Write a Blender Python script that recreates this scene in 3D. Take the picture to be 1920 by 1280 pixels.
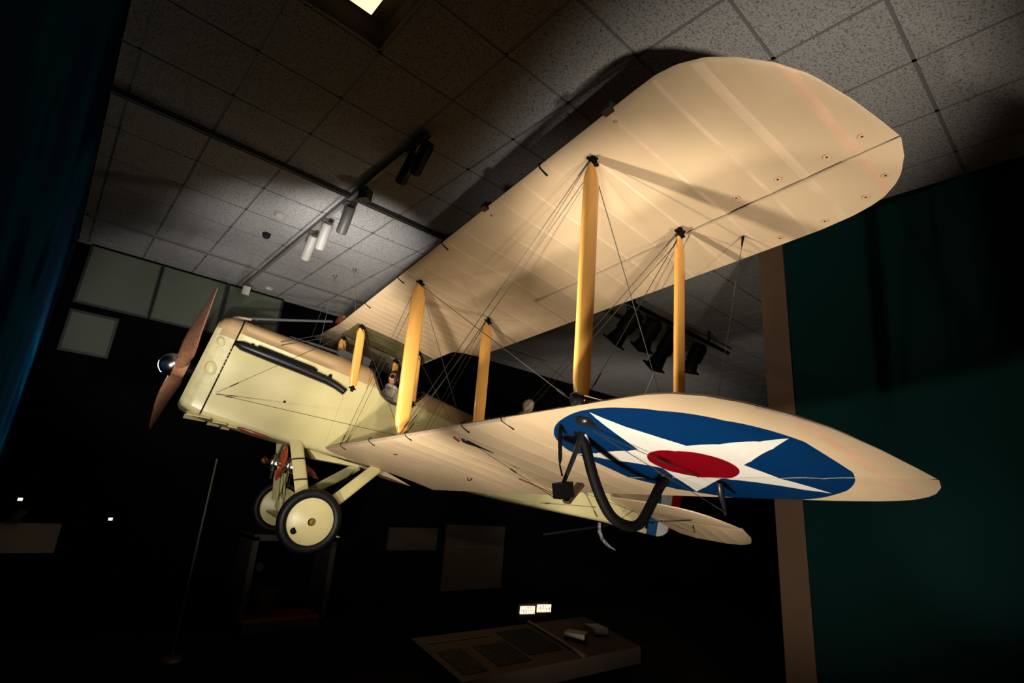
import bpy, bmesh, math, random
from mathutils import Vector, Matrix
random.seed(7)
for o in list(bpy.data.objects): bpy.data.objects.remove(o)
S = bpy.context.scene
V = Vector
pi = math.pi
# ------------------------------------------------------------------ camera
HC = 1.95                      # camera height above the floor
CEIL = HC + 2.83
cam = bpy.data.cameras.new('camera'); camo = bpy.data.objects.new('camera', cam)
S.collection.objects.link(camo); S.camera = camo
cam.sensor_width = 36; cam.lens = 985.2 * 36 / 1920; cam.clip_start = .02; cam.clip_end = 60
camo.matrix_world = Matrix(((.741942, -.24447, -.624305, 0), (-.666358, -.16599, -.726921, 0),
                            (.074082, .955344, -.286059, HC), (0, 0, 0, 1)))
# the aeroplane's own axes: x forward, y to port, z up, origin at the middle of the lower wing's leading edge
WM = Matrix(((-.971736, -.140994, .189339, 2.81675), (.131384, -.989363, -.062445, 7.12227),
             (.19613, -.035804, .979924, HC + .49649), (0, 0, 0, 1)))
def PW(x, y, z): return WM @ V((x, y, z))
# ------------------------------------------------------------------ view + world + lights
S.view_settings.view_transform = 'Standard'; S.view_settings.look = 'None'
S.view_settings.exposure = 0; S.view_settings.gamma = 1
try: S.view_settings.use_curve_mapping = False
except Exception: pass
w = bpy.data.worlds.new('world'); S.world = w; w.use_nodes = True
w.node_tree.nodes['Background'].inputs[0].default_value = (.9, .9, 1, 1)
w.node_tree.nodes['Background'].inputs[1].default_value = .0015
def spot(name, loc, target, power, size=60, blend=.6, radius=.12, col=(1, .9, .76)):
    l = bpy.data.lights.new(name, 'SPOT'); l.energy = power; l.spot_size = math.radians(size); l.spot_blend = blend
    l.shadow_soft_size = radius; l.color = col
    o = bpy.data.objects.new(name, l); S.collection.objects.link(o); o.location = loc
    o.rotation_euler = (V(target) - V(loc)).to_track_quat('-Z', 'Y').to_euler()
    return o
#LIGHTS: unseen spots; some placed from cast shadows, others added as fill
spot('light_upper_wing', PW(.70, 4.7, .12), PW(-1.05, 4.8, 1.9), 190, 74, .8, .025)
spot('light_upper_tip', PW(.3, 8.8, -.9), PW(-.75, 5.9, 1.95), 620, 42, .9, .10)
spot('fill_upper_mid', PW(1.6, 5.6, -.5), PW(-1.0, 3.8, 1.85), 95, 50, .9, .12)  # fill added for the middle of the upper wing
spot('light_lower_wing', PW(.5, 6.0, -1.9), PW(-1.1, 5.0, .1), 420, 80, .8, .10)
spot('light_lower_inner', PW(1.2, 4.4, -1.6), PW(-.6, 1.9, .05), 540, 62, .9, .10)
spot('light_fuselage', PW(1.8, 6.0, -1.0), PW(.3, .4, .35), 550, 46, .8, .08, (1, .93, .76))
spot('light_centre_section', PW(1.0, 7.0, -.1), PW(-.35, -.4, 1.6), 350, 26, .9, .06)
spot('fill_far_wing', PW(.9, 3.2, .9), PW(-.1, -1.6, 1.62), 90, 56, .8, .04)  # fill added to brighten the starboard wing's underside
spot('fill_cockpit', PW(1.3, 3.8, .6), PW(-1.0, .4, .45), 90, 62, .9, .06, (1, .93, .76))  # fill added for the fuselage side by the wing root
spot('fill_fin', PW(-3.6, 3.4, 1.35), PW(-4.9, 0, 1.2), 170, 90, .8, .06)  # fill added to brighten the fin and the rear figure
spot('light_inner_bay', PW(-2.3, 3.3, .45), PW(-.55, 2.1, 1.75), 60, 76, .9, .05)
spot('light_tail', PW(-3.9, 4.3, -1.5), PW(-5.7, .5, .5), 560, 58, .7, .08)
spot('light_propeller', PW(2.2, 3.9, -.7), PW(1.9, .1, .5), 250, 42, .6, .05, (1, .92, .84))
spot('light_ceiling', (1.35, 4.9, HC + .6), (2.1, 6.3, CEIL), 205, 76, 1, .1, (1, .96, .92))
spot('fill_ceiling_patch', (1.5, 4.4, HC + .9), (2.1, 5.35, CEIL), 190, 48, 1, .08, (1, .95, .90))  # narrow fill added to lift the bright ceiling patch
spot('light_ceiling_far', (.6, 5.0, HC + .2), (.9, 4.6, CEIL), .5, 130, 1, .3, (1, .97, .94))
spot('fill_mural', (.7, 7.9, HC + 1.2), (-.3, 6.2, HC + .5), 80, 110, .9, .2, (.8, .9, 1))  # fill added to bring up the mural, no fixture here
spot('fill_windows', (1.2, 5.2, HC + 1.3), (.9, 8.6, HC + 2.1), 60, 60, .9, .2, (1, .98, .9))  # fill added to brighten the frosted panes
spot('light_hall', (6.5, 2.5, HC + 2.5), (7.5, 5.2, 0), 4, 150, 1, .3, (1, .8, .6))
spot('fill_teal', (3.6, .4, HC - 1), (5.1, .75, HC - .15), 30, 40, 1, .1, (.9, 1, 1))  # fill added for the brighter patch of the teal wall
# ------------------------------------------------------------------ materials
def mat(name, col, rough=.6, metal=0, noise=0, scale=4, bump=0, bscale=40, emit=None, spec=.5, coat=0, stretch=None, col2=None, detail=4):
    m = bpy.data.materials.new(name); m.use_nodes = True; nt = m.node_tree; n = nt.nodes; L = nt.links
    b = n['Principled BSDF']; b.inputs['Roughness'].default_value = rough; b.inputs['Metallic'].default_value = metal
    b.inputs['Specular IOR Level'].default_value = spec; b.inputs['Coat Weight'].default_value = coat
    b.inputs['Base Color'].default_value = (*col, 1)
    tc = n.new('ShaderNodeTexCoord'); src = tc.outputs['Object']
    if stretch:
        mp = n.new('ShaderNodeMapping'); mp.inputs['Scale'].default_value = stretch; L.new(src, mp.inputs[0]); src = mp.outputs[0]
    if noise or col2:
        t = n.new('ShaderNodeTexNoise'); t.inputs['Scale'].default_value = scale; t.inputs['Detail'].default_value = detail; L.new(src, t.inputs[0])
        r = n.new('ShaderNodeValToRGB'); L.new(t.outputs[0], r.inputs[0])
        a = col if col2 else tuple(c * (1 - noise) for c in col); c2 = col2 or tuple(min(1, c * (1 + noise)) for c in col)
        r.color_ramp.elements[0].color = (*a, 1); r.color_ramp.elements[1].color = (*c2, 1)
        r.color_ramp.elements[0].position = .35; r.color_ramp.elements[1].position = .65
        L.new(r.outputs[0], b.inputs['Base Color'])
    if bump:
        t = n.new('ShaderNodeTexNoise'); t.inputs['Scale'].default_value = bscale; t.inputs['Detail'].default_value = 3; L.new(src, t.inputs[0])
        bp = n.new('ShaderNodeBump'); bp.inputs['Strength'].default_value = bump; bp.inputs['Distance'].default_value = .01
        L.new(t.outputs[0], bp.inputs['Height']); L.new(bp.outputs[0], b.inputs['Normal'])
    if emit:
        b.inputs['Emission Color'].default_value = (*col, 1); b.inputs['Emission Strength'].default_value = emit
    return m
FABRIC = (.60, .445, .275)
M = dict(
    fabric=mat('doped_fabric', FABRIC, .5, noise=.07, scale=2.2, spec=.3),
    tape=mat('rib_tape', (.68, .50, .33), .5, noise=.06, scale=6, spec=.3),
    pinktape=mat('tip_tape', (.66, .42, .27), .5, noise=.06, scale=6, spec=.3),
    edge=mat('edge_binding', (.42, .33, .24), .45, noise=.1, scale=9),
    olive=mat('olive_tank_panel', (.16, .14, .06), .4, noise=.15, scale=3),
    cream=mat('cream_enamel', (.60, .53, .27), .36, noise=.05, scale=2.5, spec=.45),
    shadedtan=mat('shaded_top_tan', (.42, .28, .14), .5, noise=.08, scale=3),  # puts the top's shade into the colour; latches and seams reuse it
    creamdark=mat('worn_nose_metal', (.58, .52, .29), .34, noise=.08, scale=14, metal=.05),
    black=mat('black_enamel', (.012, .012, .014), .32, spec=.5),
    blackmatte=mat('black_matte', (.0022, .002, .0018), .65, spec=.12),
    iron=mat('exhaust_iron', (.006, .006, .008), .35, metal=.4, noise=.3, scale=20),
    wire=mat('wire_steel', (.055, .05, .045), .45, metal=.4),
    cable=mat('hanging_cable', (.35, .33, .3), .35, metal=.8),
    wood=mat('varnished_ash', (.84, .42, .10), .28, noise=.05, scale=5, stretch=(8, 8, .7), coat=.4),
    propwood=mat('mahogany', (.46, .21, .12), .28, noise=.18, scale=7, stretch=(3, 3, 3), coat=.8),
    brownwood=mat('red_brown_metal', (.20, .05, .025), .35, noise=.3, scale=12, coat=.2),
    silver=mat('polished_aluminium', (.75, .76, .78), .2, metal=1),
    brass=mat('brass', (.6, .4, .08), .3, metal=.9),
    rubber=mat('tyre_rubber', (.003, .003, .004), .5, noise=.2, scale=12, spec=.25),
    gunmetal=mat('gun_metal', (.06, .06, .065), .4, metal=.3),
    leather=mat('brown_leather', (.045, .022, .015), .5, noise=.3, scale=30, bump=.2, bscale=60),
    dleather=mat('dark_leather_helmet', (.03, .016, .011), .45, noise=.2, scale=30),
    skin=mat('mannequin_skin', (.42, .18, .10), .45, noise=.06, scale=20),
    coat=mat('grey_canvas_coat', (.33, .28, .22), .7, noise=.25, scale=14, bump=.4, bscale=18),
    paleleather=mat('pale_leather', (.72, .52, .38), .6, noise=.1, scale=9),
    glass=mat('goggle_glass', (.02, .02, .025), .08, spec=.8),
    tile=None,
    bar=mat('ceiling_bar', (.15, .145, .14), .6),
    track=mat('track_rail', (.07, .07, .07), .5),
    white=mat('lamp_white', (.36, .34, .31), .5),
    dwall=mat('dark_wall', (.0016, .0016, .002), .9, noise=.3, scale=2, spec=.03),
    carpet=mat('dark_carpet', (.005, .004, .004), 1, noise=.4, scale=60, bump=.3, bscale=150, spec=.03),
    frost=mat('frosted_pane', (.10, .11, .085), .7, noise=.04, scale=1.5, spec=.1),
    darkframe=mat('dark_frame', (.01, .01, .01), .6),
    column=mat('column_paint', (.078, .048, .030), .8, noise=.05, scale=2, spec=.05),
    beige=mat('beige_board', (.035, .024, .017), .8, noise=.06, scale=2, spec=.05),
    case=mat('case_frame', (.035, .027, .023), .5),
    photo=mat('photo_print', (.001, .001, .0012), .7, col2=(.008, .008, .009), scale=26, spec=.05),
    ink=mat('ink', (.02, .02, .02), .8),
    warm=mat('warm_diffuser', (1, .80, .48), .5, emit=1.35),
    reflectglow=mat('lamp_reflection_glow', (1, .76, .40), .5, emit=3.2),  # glow of the imitated lamp reflection
    dot=mat('small_light', (1, .95, .8), .5, emit=1.2),
    well=mat('light_well', (.06, .042, .025), .8),
)
def tile_mat():
    m = bpy.data.materials.new('fissured_tile'); m.use_nodes = True; nt = m.node_tree; n = nt.nodes; L = nt.links
    b = n['Principled BSDF']; b.inputs['Roughness'].default_value = .95; b.inputs['Specular IOR Level'].default_value = .1
    tc = n.new('ShaderNodeTexCoord')
    v = n.new('ShaderNodeTexNoise'); v.inputs['Scale'].default_value = 72; v.inputs['Detail'].default_value = 5; v.inputs['Distortion'].default_value = .8
    L.new(tc.outputs['Object'], v.inputs[0])
    r = n.new('ShaderNodeValToRGB'); L.new(v.outputs[0], r.inputs[0])
    r.color_ramp.elements[0].position = .34; r.color_ramp.elements[0].color = (.13, .127, .123, 1)
    r.color_ramp.elements[1].position = .50; r.color_ramp.elements[1].color = (.35, .34, .33, 1)
    L.new(r.outputs[0], b.inputs['Base Color'])
    bp = n.new('ShaderNodeBump'); bp.inputs['Strength'].default_value = .8; bp.inputs['Distance'].default_value = .008
    L.new(v.outputs[0], bp.inputs['Height']); L.new(bp.outputs[0], b.inputs['Normal'])
    return m
M['tile'] = tile_mat()
def insignia_mat(sc_a=.858, sc_y=5.362, R=.828, r0=.266, phase=math.radians(2)):
    """blue disc, white five-point star, red centre, painted on the lower skin at |y| = sc_y, x = -sc_a"""
    m = bpy.data.materials.new('fabric_with_star'); m.use_nodes = True; nt = m.node_tree; n = nt.nodes; L = nt.links
    b = n['Principled BSDF']; b.inputs['Roughness'].default_value = .45; b.inputs['Specular IOR Level'].default_value = .12
    tc = n.new('ShaderNodeTexCoord'); sp = n.new('ShaderNodeSeparateXYZ'); L.new(tc.outputs['Object'], sp.inputs[0])
    def mt(op, a, c=None, d=None):
        q = n.new('ShaderNodeMath'); q.operation = op
        for i, s in enumerate((a, c, d)):
            if s is None: continue
            if isinstance(s, (int, float)): q.inputs[i].default_value = s
            else: L.new(s, q.inputs[i])
        return q.outputs[0]
    px = mt('ADD', sp.outputs[0], sc_a)                      # forward of the centre
    py = mt('SUBTRACT', mt('ABSOLUTE', sp.outputs[1]), sc_y)
    rr = mt('SQRT', mt('ADD', mt('MULTIPLY', px, px), mt('MULTIPLY', py, py)))
    th = mt('ADD', mt('ARCTAN2', py, px), phase)
    seg = 2 * pi / 5
    fold = mt('ABSOLUTE', mt('SUBTRACT', th, mt('MULTIPLY', mt('ROUND', mt('DIVIDE', th, seg)), seg)))
    Rs = R * .975; ri = Rs * .382; c36, s36 = math.cos(pi / 5), math.sin(pi / 5)
    nx, ny = ri * s36, Rs - ri * c36
    e = mt('ADD', mt('MULTIPLY', mt('MULTIPLY', rr, mt('COSINE', fold)), nx), mt('MULTIPLY', mt('MULTIPLY', rr, mt('SINE', fold)), ny))
    star = mt('LESS_THAN', e, Rs * nx); disc = mt('LESS_THAN', rr, R); qx = mt('ADD', sp.outputs[0], .915); qy = mt('SUBTRACT', mt('ABSOLUTE', sp.outputs[1]), 5.335)
    red = mt('LESS_THAN', mt('SQRT', mt('ADD', mt('MULTIPLY', qx, qx), mt('MULTIPLY', qy, qy))), r0)
    t = n.new('ShaderNodeTexNoise'); t.inputs['Scale'].default_value = 2.2; L.new(tc.outputs['Object'], t.inputs[0])
    ra = n.new('ShaderNodeValToRGB'); L.new(t.outputs[0], ra.inputs[0])
    ra.color_ramp.elements[0].position = .35; ra.color_ramp.elements[1].position = .65
    ra.color_ramp.elements[0].color = (*[c * .93 for c in FABRIC], 1); ra.color_ramp.elements[1].color = (*[c * 1.07 for c in FABRIC], 1)
    def mix(f, a, c):
        q = n.new('ShaderNodeMix'); q.data_type = 'RGBA'; L.new(f, q.inputs[0])
        if isinstance(a, tuple): q.inputs[6].default_value = a
        else: L.new(a, q.inputs[6])
        q.inputs[7].default_value = c; return q.outputs[2]
    o = mix(disc, ra.outputs[0], (.0006, .024, .092, 1)); o = mix(star, o, (.70, .66, .60, 1)); o = mix(red, o, (.18, .001, .006, 1))
    L.new(o, b.inputs['Base Color'])
    return m
M['star'] = insignia_mat()
def mural_mat():
    m = bpy.data.materials.new('blue_mural'); m.use_nodes = True; nt = m.node_tree; n = nt.nodes; L = nt.links
    b = n['Principled BSDF']; b.inputs['Roughness'].default_value = 1; b.inputs['Specular IOR Level'].default_value = 0
    tc = n.new('ShaderNodeTexCoord')
    mp = n.new('ShaderNodeMapping'); mp.inputs['Scale'].default_value = (1, .35, .5); L.new(tc.outputs['Object'], mp.inputs[0])
    t = n.new('ShaderNodeTexNoise'); t.inputs['Scale'].default_value = 1.6; t.inputs['Detail'].default_value = 3; L.new(mp.outputs[0], t.inputs[0])
    r = n.new('ShaderNodeValToRGB'); L.new(t.outputs[0], r.inputs[0]); r.color_ramp.interpolation = 'EASE'
    r.color_ramp.elements[0].position = .38; r.color_ramp.elements[0].color = (.001, .012, .032, 1)
    r.color_ramp.elements[1].position = .62; r.color_ramp.elements[1].color = (.009, .026, .06, 1)
    k = r.color_ramp.elements.new(.5); k.color = (.0015, .045, .08, 1)
    L.new(r.outputs[0], b.inputs['Base Color']); return m
M['mural'] = mural_mat()
M['teal'] = mat('teal_wall', (.0008, .012, .011), .7, noise=.08, scale=1.2, spec=.03)
# ------------------------------------------------------------------ mesh builder
class MB:
    def __init__(s): s.v = []; s.f = []; s.mi = []
    def add(s, vs, fs, mi=0):
        b = len(s.v); s.v += [tuple(p) for p in vs]; s.f += [tuple(b + i for i in f) for f in fs]; s.mi += [mi] * len(fs); return s
    def box(s, c, d, R=None, mi=0):
        pts = []
        for x in (-.5, .5):
            for y in (-.5, .5):
                for z in (-.5, .5):
                    p = V((x * d[0], y * d[1], z * d[2]))
                    pts.append((R @ p if R else p) + V(c))
        s.add(pts, [(0, 1, 3, 2), (4, 6, 7, 5), (0, 4, 5, 1), (2, 3, 7, 6), (0, 2, 6, 4), (1, 5, 7, 3)], mi); return s
    def bb(s, a, b, mi=0):
        return s.box([(a[i] + b[i]) / 2 for i in range(3)], [abs(b[i] - a[i]) for i in range(3)], None, mi)
    def loft(s, loops, closed=True, cap=True, mi=0):
        n = len(loops[0]); b = len(s.v)
        for l in loops: s.v += [tuple(p) for p in l]
        for i in range(len(loops) - 1):
            for j in range(n if closed else n - 1):
                k = (j + 1) % n
                s.f.append((b + i * n + j, b + i * n + k, b + (i + 1) * n + k, b + (i + 1) * n + j)); s.mi.append(mi)
        if cap and closed:
            s.f.append(tuple(b + j for j in reversed(range(n)))); s.mi.append(mi)
            s.f.append(tuple(b + (len(loops) - 1) * n + j for j in range(n))); s.mi.append(mi)
        return s
    def tube(s, pts, r, n=8, mi=0, sx=1.0):
        pts = [V(p) for p in pts]; loops = []; up = None
        for i, p in enumerate(pts):
            d = (pts[min(i + 1, len(pts) - 1)] - pts[max(i - 1, 0)]).normalized()
            if up is None: up = V((0, 1, 0)) if abs(d.y) < .8 else V((1, 0, 0))
            a = d.cross(up).normalized(); b = a.cross(d).normalized(); up = b
            rr = r[i] if isinstance(r, (list, tuple)) else r
            loops.append([p + (a * math.cos(2 * pi * k / n) * rr * sx + b * math.sin(2 * pi * k / n) * rr) for k in range(n)])
        return s.loft(loops, mi=mi)
    def lathe(s, prof, c, ax, n=32, mi=0):
        ax = V(ax).normalized(); u = ax.orthogonal().normalized(); w_ = ax.cross(u); c = V(c)
        loops = [[c + ax * h + (u * math.cos(2 * pi * k / n) + w_ * math.sin(2 * pi * k / n)) * max(r, 1e-4) for k in range(n)] for r, h in prof]
        return s.loft(loops, mi=mi)
    def prism(s, outline, fn, t, mi=0):
        """outline: 2D pts; fn(u, v, w) -> 3D; thickness t along w"""
        n = len(outline)
        vs = [fn(u, v_, -t / 2) for u, v_ in outline] + [fn(u, v_, t / 2) for u, v_ in outline]
        fs = [tuple(reversed(range(n))), tuple(range(n, 2 * n))] + [(i, (i + 1) % n, n + (i + 1) % n, n + i) for i in range(n)]
        s.add(vs, fs, mi); return s
    def ball(s, c, r, n=12, mi=0):
        r = V(r) if not isinstance(r, (int, float)) else V((r, r, r)); c = V(c)
        loops = []
        for i in range(n // 2 + 1):
            t = pi * i / (n // 2); q = max(math.sin(t), 1e-3)
            loops.append([c + V((r.x * q * math.cos(2 * pi * k / n), r.y * q * math.sin(2 * pi * k / n), r.z * math.cos(t))) for k in range(n)])
        return s.loft(loops, mi=mi)
    def build(s, name, mats, parent=None, smooth=None, mirror=False, merge=1e-5):
        if not isinstance(mats, (list, tuple)): mats = [mats]
        me = bpy.data.meshes.new(name)
        vs = [(p[0], -p[1], p[2]) for p in s.v] if mirror else s.v
        me.from_pydata(vs, [], s.f)
        for m in mats: me.materials.append(M[m] if isinstance(m, str) else m)
        me.polygons.foreach_set('material_index', s.mi)
        bm = bmesh.new(); bm.from_mesh(me); bmesh.ops.remove_doubles(bm, verts=bm.verts, dist=merge)
        bmesh.ops.recalc_face_normals(bm, faces=bm.faces)
        if smooth is not None:
            ang = math.radians(smooth)
            for f in bm.faces: f.smooth = True
            for e in bm.edges:
                if len(e.link_faces) != 2 or e.calc_face_angle(0) > ang: e.smooth = False
        bm.to_mesh(me); bm.free()
        o = bpy.data.objects.new(name, me); S.collection.objects.link(o)
        if parent: o.parent = parent
        return o
def thing(name, label, cat, loc=(0, 0, 0), rz=0, group=None, mw=None):
    o = bpy.data.objects.new(name, None); S.collection.objects.link(o); o.empty_display_size = .1
    if mw is not None: o.matrix_world = mw
    else: o.location = loc; o.rotation_euler = (0, 0, rz)
    o['label'] = label; o['category'] = cat
    if group: o['group'] = group
    return o
def tag(o, label, cat, group=None):
    o['label'] = label; o['category'] = cat
    if group: o['group'] = group
    return o
def struct(o): o['kind'] = 'structure'; return o
def lerp(tab, x):
    if x <= tab[0][0]: return tab[0][1]
    for (a, va), (b, vb) in zip(tab, tab[1:]):
        if x <= b: return va + (vb - va) * (x - a) / (b - a)
    return tab[-1][1]
def sm(t): t = max(0, min(1, t)); return t * t * (3 - 2 * t)
# ================================================================== ROOM
X0, X1, Y0, Y1 = -.25, 14.0, -4.0, 8.6
struct(MB().bb((X0 - .2, Y0 - .2, -.1), (X1 + .2, Y1 + .2, 0)).build('floor', 'carpet'))
struct(MB().bb((X0 - .2, Y0, 0), (X0, Y1, CEIL + .3)).build('wall_left', 'mural'))
struct(MB().bb((X1, Y0, 0), (X1 + .2, Y1, CEIL + .3)).build('wall_far', 'dwall'))
struct(MB().bb((X0 - .2, Y0 - .2, 0), (X1 + .2, Y0, CEIL + .3)).build('wall_near', 'dwall'))
struct(MB().bb((5.12, Y0, 0), (5.4, 1.88, CEIL)).build('wall_right', 'teal'))
struct(MB().bb((5.10, 1.88, 0), (5.4, 2.12, CEIL)).build('trim_1', 'column'))
# ceiling tiles, 0.61 m grid, one cell left open for the light well
TX, TY, TS = -.139, 3.475, .61
mb = MB(); k0 = math.floor((X0 - TX) / TS); k1 = math.ceil((X1 - TX) / TS); j0 = math.floor((Y0 - TY) / TS); j1 = math.ceil((Y1 - TY) / TS)
for i in range(k0, k1):
    for j in range(j0, j1):
        if i == 1 and j == -2: continue
        xa, xb = max(TX + i * TS, X0), min(TX + (i + 1) * TS, X1); ya, yb = max(TY + j * TS, Y0), min(TY + (j + 1) * TS, Y1)
        if xb - xa < .02 or yb - ya < .02: continue
        g = .011; mb.bb((xa + g, ya + g, CEIL - .004), (xb - g, yb - g, CEIL + .02))
mb.bb((X0, Y0, CEIL + .32), (X1, Y1, CEIL + .34))
ceiling = struct(mb.build('ceiling', 'tile'))
mb = MB()
for i in range(k0 + 1, k1): mb.bb((TX + i * TS - .013, Y0, CEIL + .0), (TX + i * TS + .013, Y1, CEIL + .012))
for j in range(j0 + 1, j1): mb.bb((X0, TY + j * TS - .013, CEIL + .0), (X1, TY + j * TS + .013, CEIL + .012))
struct(mb.build('trim_2', 'bar'))
# light well with warm diffuser
wx0, wx1, wy0, wy1 = TX + TS, TX + 2 * TS, TY - 2 * TS, TY - TS
lt = thing('ceiling_light', 'warm square ceiling light recessed in a beige well at the top edge', 'ceiling light', (wx0 + .3, wy0 + .3, CEIL))
lt_in = V((wx0 + .3, wy0 + .3, CEIL))
mb = MB()
def well(a, b): mb.bb([a[i] - lt_in[i] for i in range(3)], [b[i] - lt_in[i] for i in range(3)])
well((wx0, wy0, CEIL), (wx0 + .01, wy1, CEIL + .2)); well((wx1 - .01, wy0, CEIL), (wx1, wy1, CEIL + .2))
well((wx0, wy0, CEIL), (wx1, wy0 + .01, CEIL + .2)); well((wx0, wy1 - .01, CEIL), (wx1, wy1, CEIL + .2)); well((wx0, wy0, CEIL + .19), (wx1, wy1, CEIL + .2))
mb.build('housing', 'well', lt)
MB().bb((-.065, -.10, .015), (.135, .10, .04)).build('diffuser', 'warm', lt)
# back wall: black wall with frosted upper panes
yb = Y1; zc = HC
panes = [(-.07, .70, 2.03, 2.80), (.75, 1.55, 2.03, 2.80), (1.62, 2.39, 2.03, 2.80), (-.07, .39, 1.39, 1.88)]
struct(MB().bb((X0 - .2, yb, 0), (X1 + .2, yb + .2, CEIL + .3)).build('wall_back', 'dwall'))
for i, (a, b, c, d) in enumerate(panes):
    wn = struct(MB().bb((a, yb - .012, zc + c), (b, yb + .004, zc + d)).build('window_%d' % (i + 1), 'frost'))
    mb = MB(); t = .03
    mb.bb((a - t, yb - .03, zc + c - t), (b + t, yb - .0, zc + c)); mb.bb((a - t, yb - .03, zc + d), (b + t, yb, zc + min(d + t, 2.83)))
    mb.bb((a - t, yb - .03, zc + c), (a, yb, zc + d)); mb.bb((b, yb - .03, zc + c), (b + t, yb, zc + d))
    mb.build('window_frame', 'darkframe', wn)
struct(MB().bb((X0, yb - .03, CEIL - .025), (X1, yb, CEIL)).build('trim_3', 'bar'))
# rails and pipes
t1 = thing('track_rail', 'long black lighting track running along the ceiling across the other one', 'track', (1.5, 4.70, CEIL))
MB().bb((-1.74, -.022, -.055), (5.5, -.008, -.012)).bb((-1.74, .008, -.055), (5.5, .022, -.012)).build('rail', 'track', t1)
t2 = thing('track_rail', 'grey lighting track carrying the cylinder spotlights towards the back wall', 'track', (1.75, 5.9, CEIL))
MB().bb((-.018, -2.6, -.06), (.018, 2.36, -.012)).build('rail', 'bar', t2)
t3 = thing('ceiling_duct', 'flat grey conduit strip along the ceiling near the back wall', 'conduit', (1.5, 7.55, CEIL))
MB().bb((-1.7, -.03, -.03), (6, .03, -.002)).build('strip', 'bar', t3)
def spotlight(top, bot, r, m, label, grp='track spotlights on the grey track'):
    top = V(top); bot = V(bot)
    o = thing('track_spotlight', label, 'spotlight', (1.75, top.y, CEIL - .06), group=grp); off = V((1.75, top.y, CEIL - .06))
    d = (bot - top).normalized(); t = top - off; b = bot - off
    q = MB(); L = (b - t).length
    q.lathe([(0, 0), (r * .8, 0), (r, .02), (r, L - .01), (r * .93, L), (r * .85, L - .03), (0, L - .03)], t, d, 24); q.build('can', m, o, 40)
    MB().bb((-.02, -.05, -.02), (.02, .05, 0)).tube([(0, 0, -.02), t + d * .05], .012).build('bracket', 'track', o, 40)
spotlight((1.80, 4.79, HC + 2.745), (1.83, 5.01, HC + 2.53), .055, mat('lamp_grey', (.09, .085, .08), .5), 'dark grey cylinder spotlight just behind the track crossing')
spotlight((1.79, 5.33, HC + 2.745), (1.82, 5.56, HC + 2.53), .055, 'white', 'pale cylinder spotlight in the middle of the three lit cans')
spotlight((1.795, 5.73, HC + 2.735), (1.82, 5.98, HC + 2.53), .055, 'white', 'palest cylinder spotlight, farthest from the track crossing')
spotlight((1.79, 3.32, HC + 2.735), (1.83, 3.58, HC + 2.60), .055, 'black', 'black spotlight in the dark above the crossing, nearest the camera')
spotlight((1.79, 3.54, HC + 2.735), (1.82, 3.80, HC + 2.60), .05, 'black', 'black spotlight in the dark, second from the near end of the track')
o = thing('track_box', 'small dark box fitting hanging beside the track crossing', 'track fitting', (1.75, 4.42, CEIL - .06))
MB().box((.03, .0, -.06), (.09, .1, .11), Matrix.Rotation(.5, 3, 'Z')).tube([(0, 0, 0), (.02, 0, -.03)], .015).build('body', 'track', o)
o = thing('track_floodlight', 'small white floodlight at the far end of the grey track', 'spotlight', (1.76, 8.22, CEIL - .06))
MB().box((.0, 0, -.09), (.10, .09, .13), Matrix.Rotation(.35, 3, 'X')).build('head', 'white', o); MB().tube([(0, 0, 0), (0, 0, -.05)], .012).build('stem', 'track', o)
for x, y, lab in ((1.38, 5.72, 'white smoke detector beside the cylinder spotlights'), (2.08, 8.25, 'white smoke detector close to the back wall')):
    o = thing('smoke_detector', lab, 'smoke detector', (x, y, CEIL - .004)); MB().lathe([(.055, 0), (.058, -.015), (.045, -.035), (.02, -.04), (0, -.04)], (0, 0, 0), (0, 0, 1), 24).build('cover', 'white', o, 40)
    MB().lathe([(.068, 0), (.068, -.006), (0, -.006)], (0, 0, 0), (0, 0, 1), 24).build('base', 'white', o, 40)
o = thing('sprinkler_camera', 'small black dome camera on the lit ceiling tiles', 'camera', (1.44, 6.34, CEIL - .004))
MB().lathe([(.05, 0), (.05, -.02), (.035, -.055), (0, -.07)], (0, 0, 0), (0, 0, 1), 20).build('dome', 'black', o, 40)
MB().tube([(-.05, 0, -.01), (.0, .0, -.04)], .008).build('bracket', 'silver', o)
# black stage spotlights on a bar beyond the wing
sb = thing('stage_bar', 'black lighting bar hung under the ceiling behind the rear outer strut', 'lighting bar', (6.4, 3.95, CEIL - .21))
MB().tube([(-1.3, 0, 0), (1.9, .1, 0)], .03, 10).tube([(-.9, 0, 0), (-.9, 0, .2)], .015).tube([(1.2, .07, 0), (1.2, .07, .2)], .015).build('bar', 'blackmatte', sb)
for k, (x, y, dx, dy, L, lab) in enumerate(((5.55, 4.0, -.1, .5, .42, 'black stage spotlight nearest the front outer strut'), (6.0, 4.0, .15, .5, .35, 'black stage spotlight between the two outer struts'),
                                            (6.55, 4.02, .12, .55, .55, 'big black stage spotlight just left of the rear outer strut'), (7.4, 4.1, .2, .5, .35, 'black stage spotlight half hidden right of the rear outer strut'))):
    o = thing('stage_spotlight', lab, 'spotlight', (x, y, CEIL - .26), group='stage spotlights on the black bar')
    d = V((dx, dy, -.55)).normalized()
    MB().lathe([(0, -.1), (.09, -.1), (.12, -.04), (.12, L * .5), (.09, L * .55), (.13, L), (.12, L), (0, L - .06)], (0, 0, -.12), d, 20).build('barrel', 'blackmatte', o, 40)
    MB().tube([(-.14, 0, -.12), (-.14, 0, .0), (.14, 0, .0), (.14, 0, -.12)], .01).build('yoke', 'blackmatte', o)
    MB().box(V((0, 0, -.12)) + d * L, (.26, .02, .26), d.to_track_quat('Y', 'Z').to_matrix()).build('barn_door', 'blackmatte', o)
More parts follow.
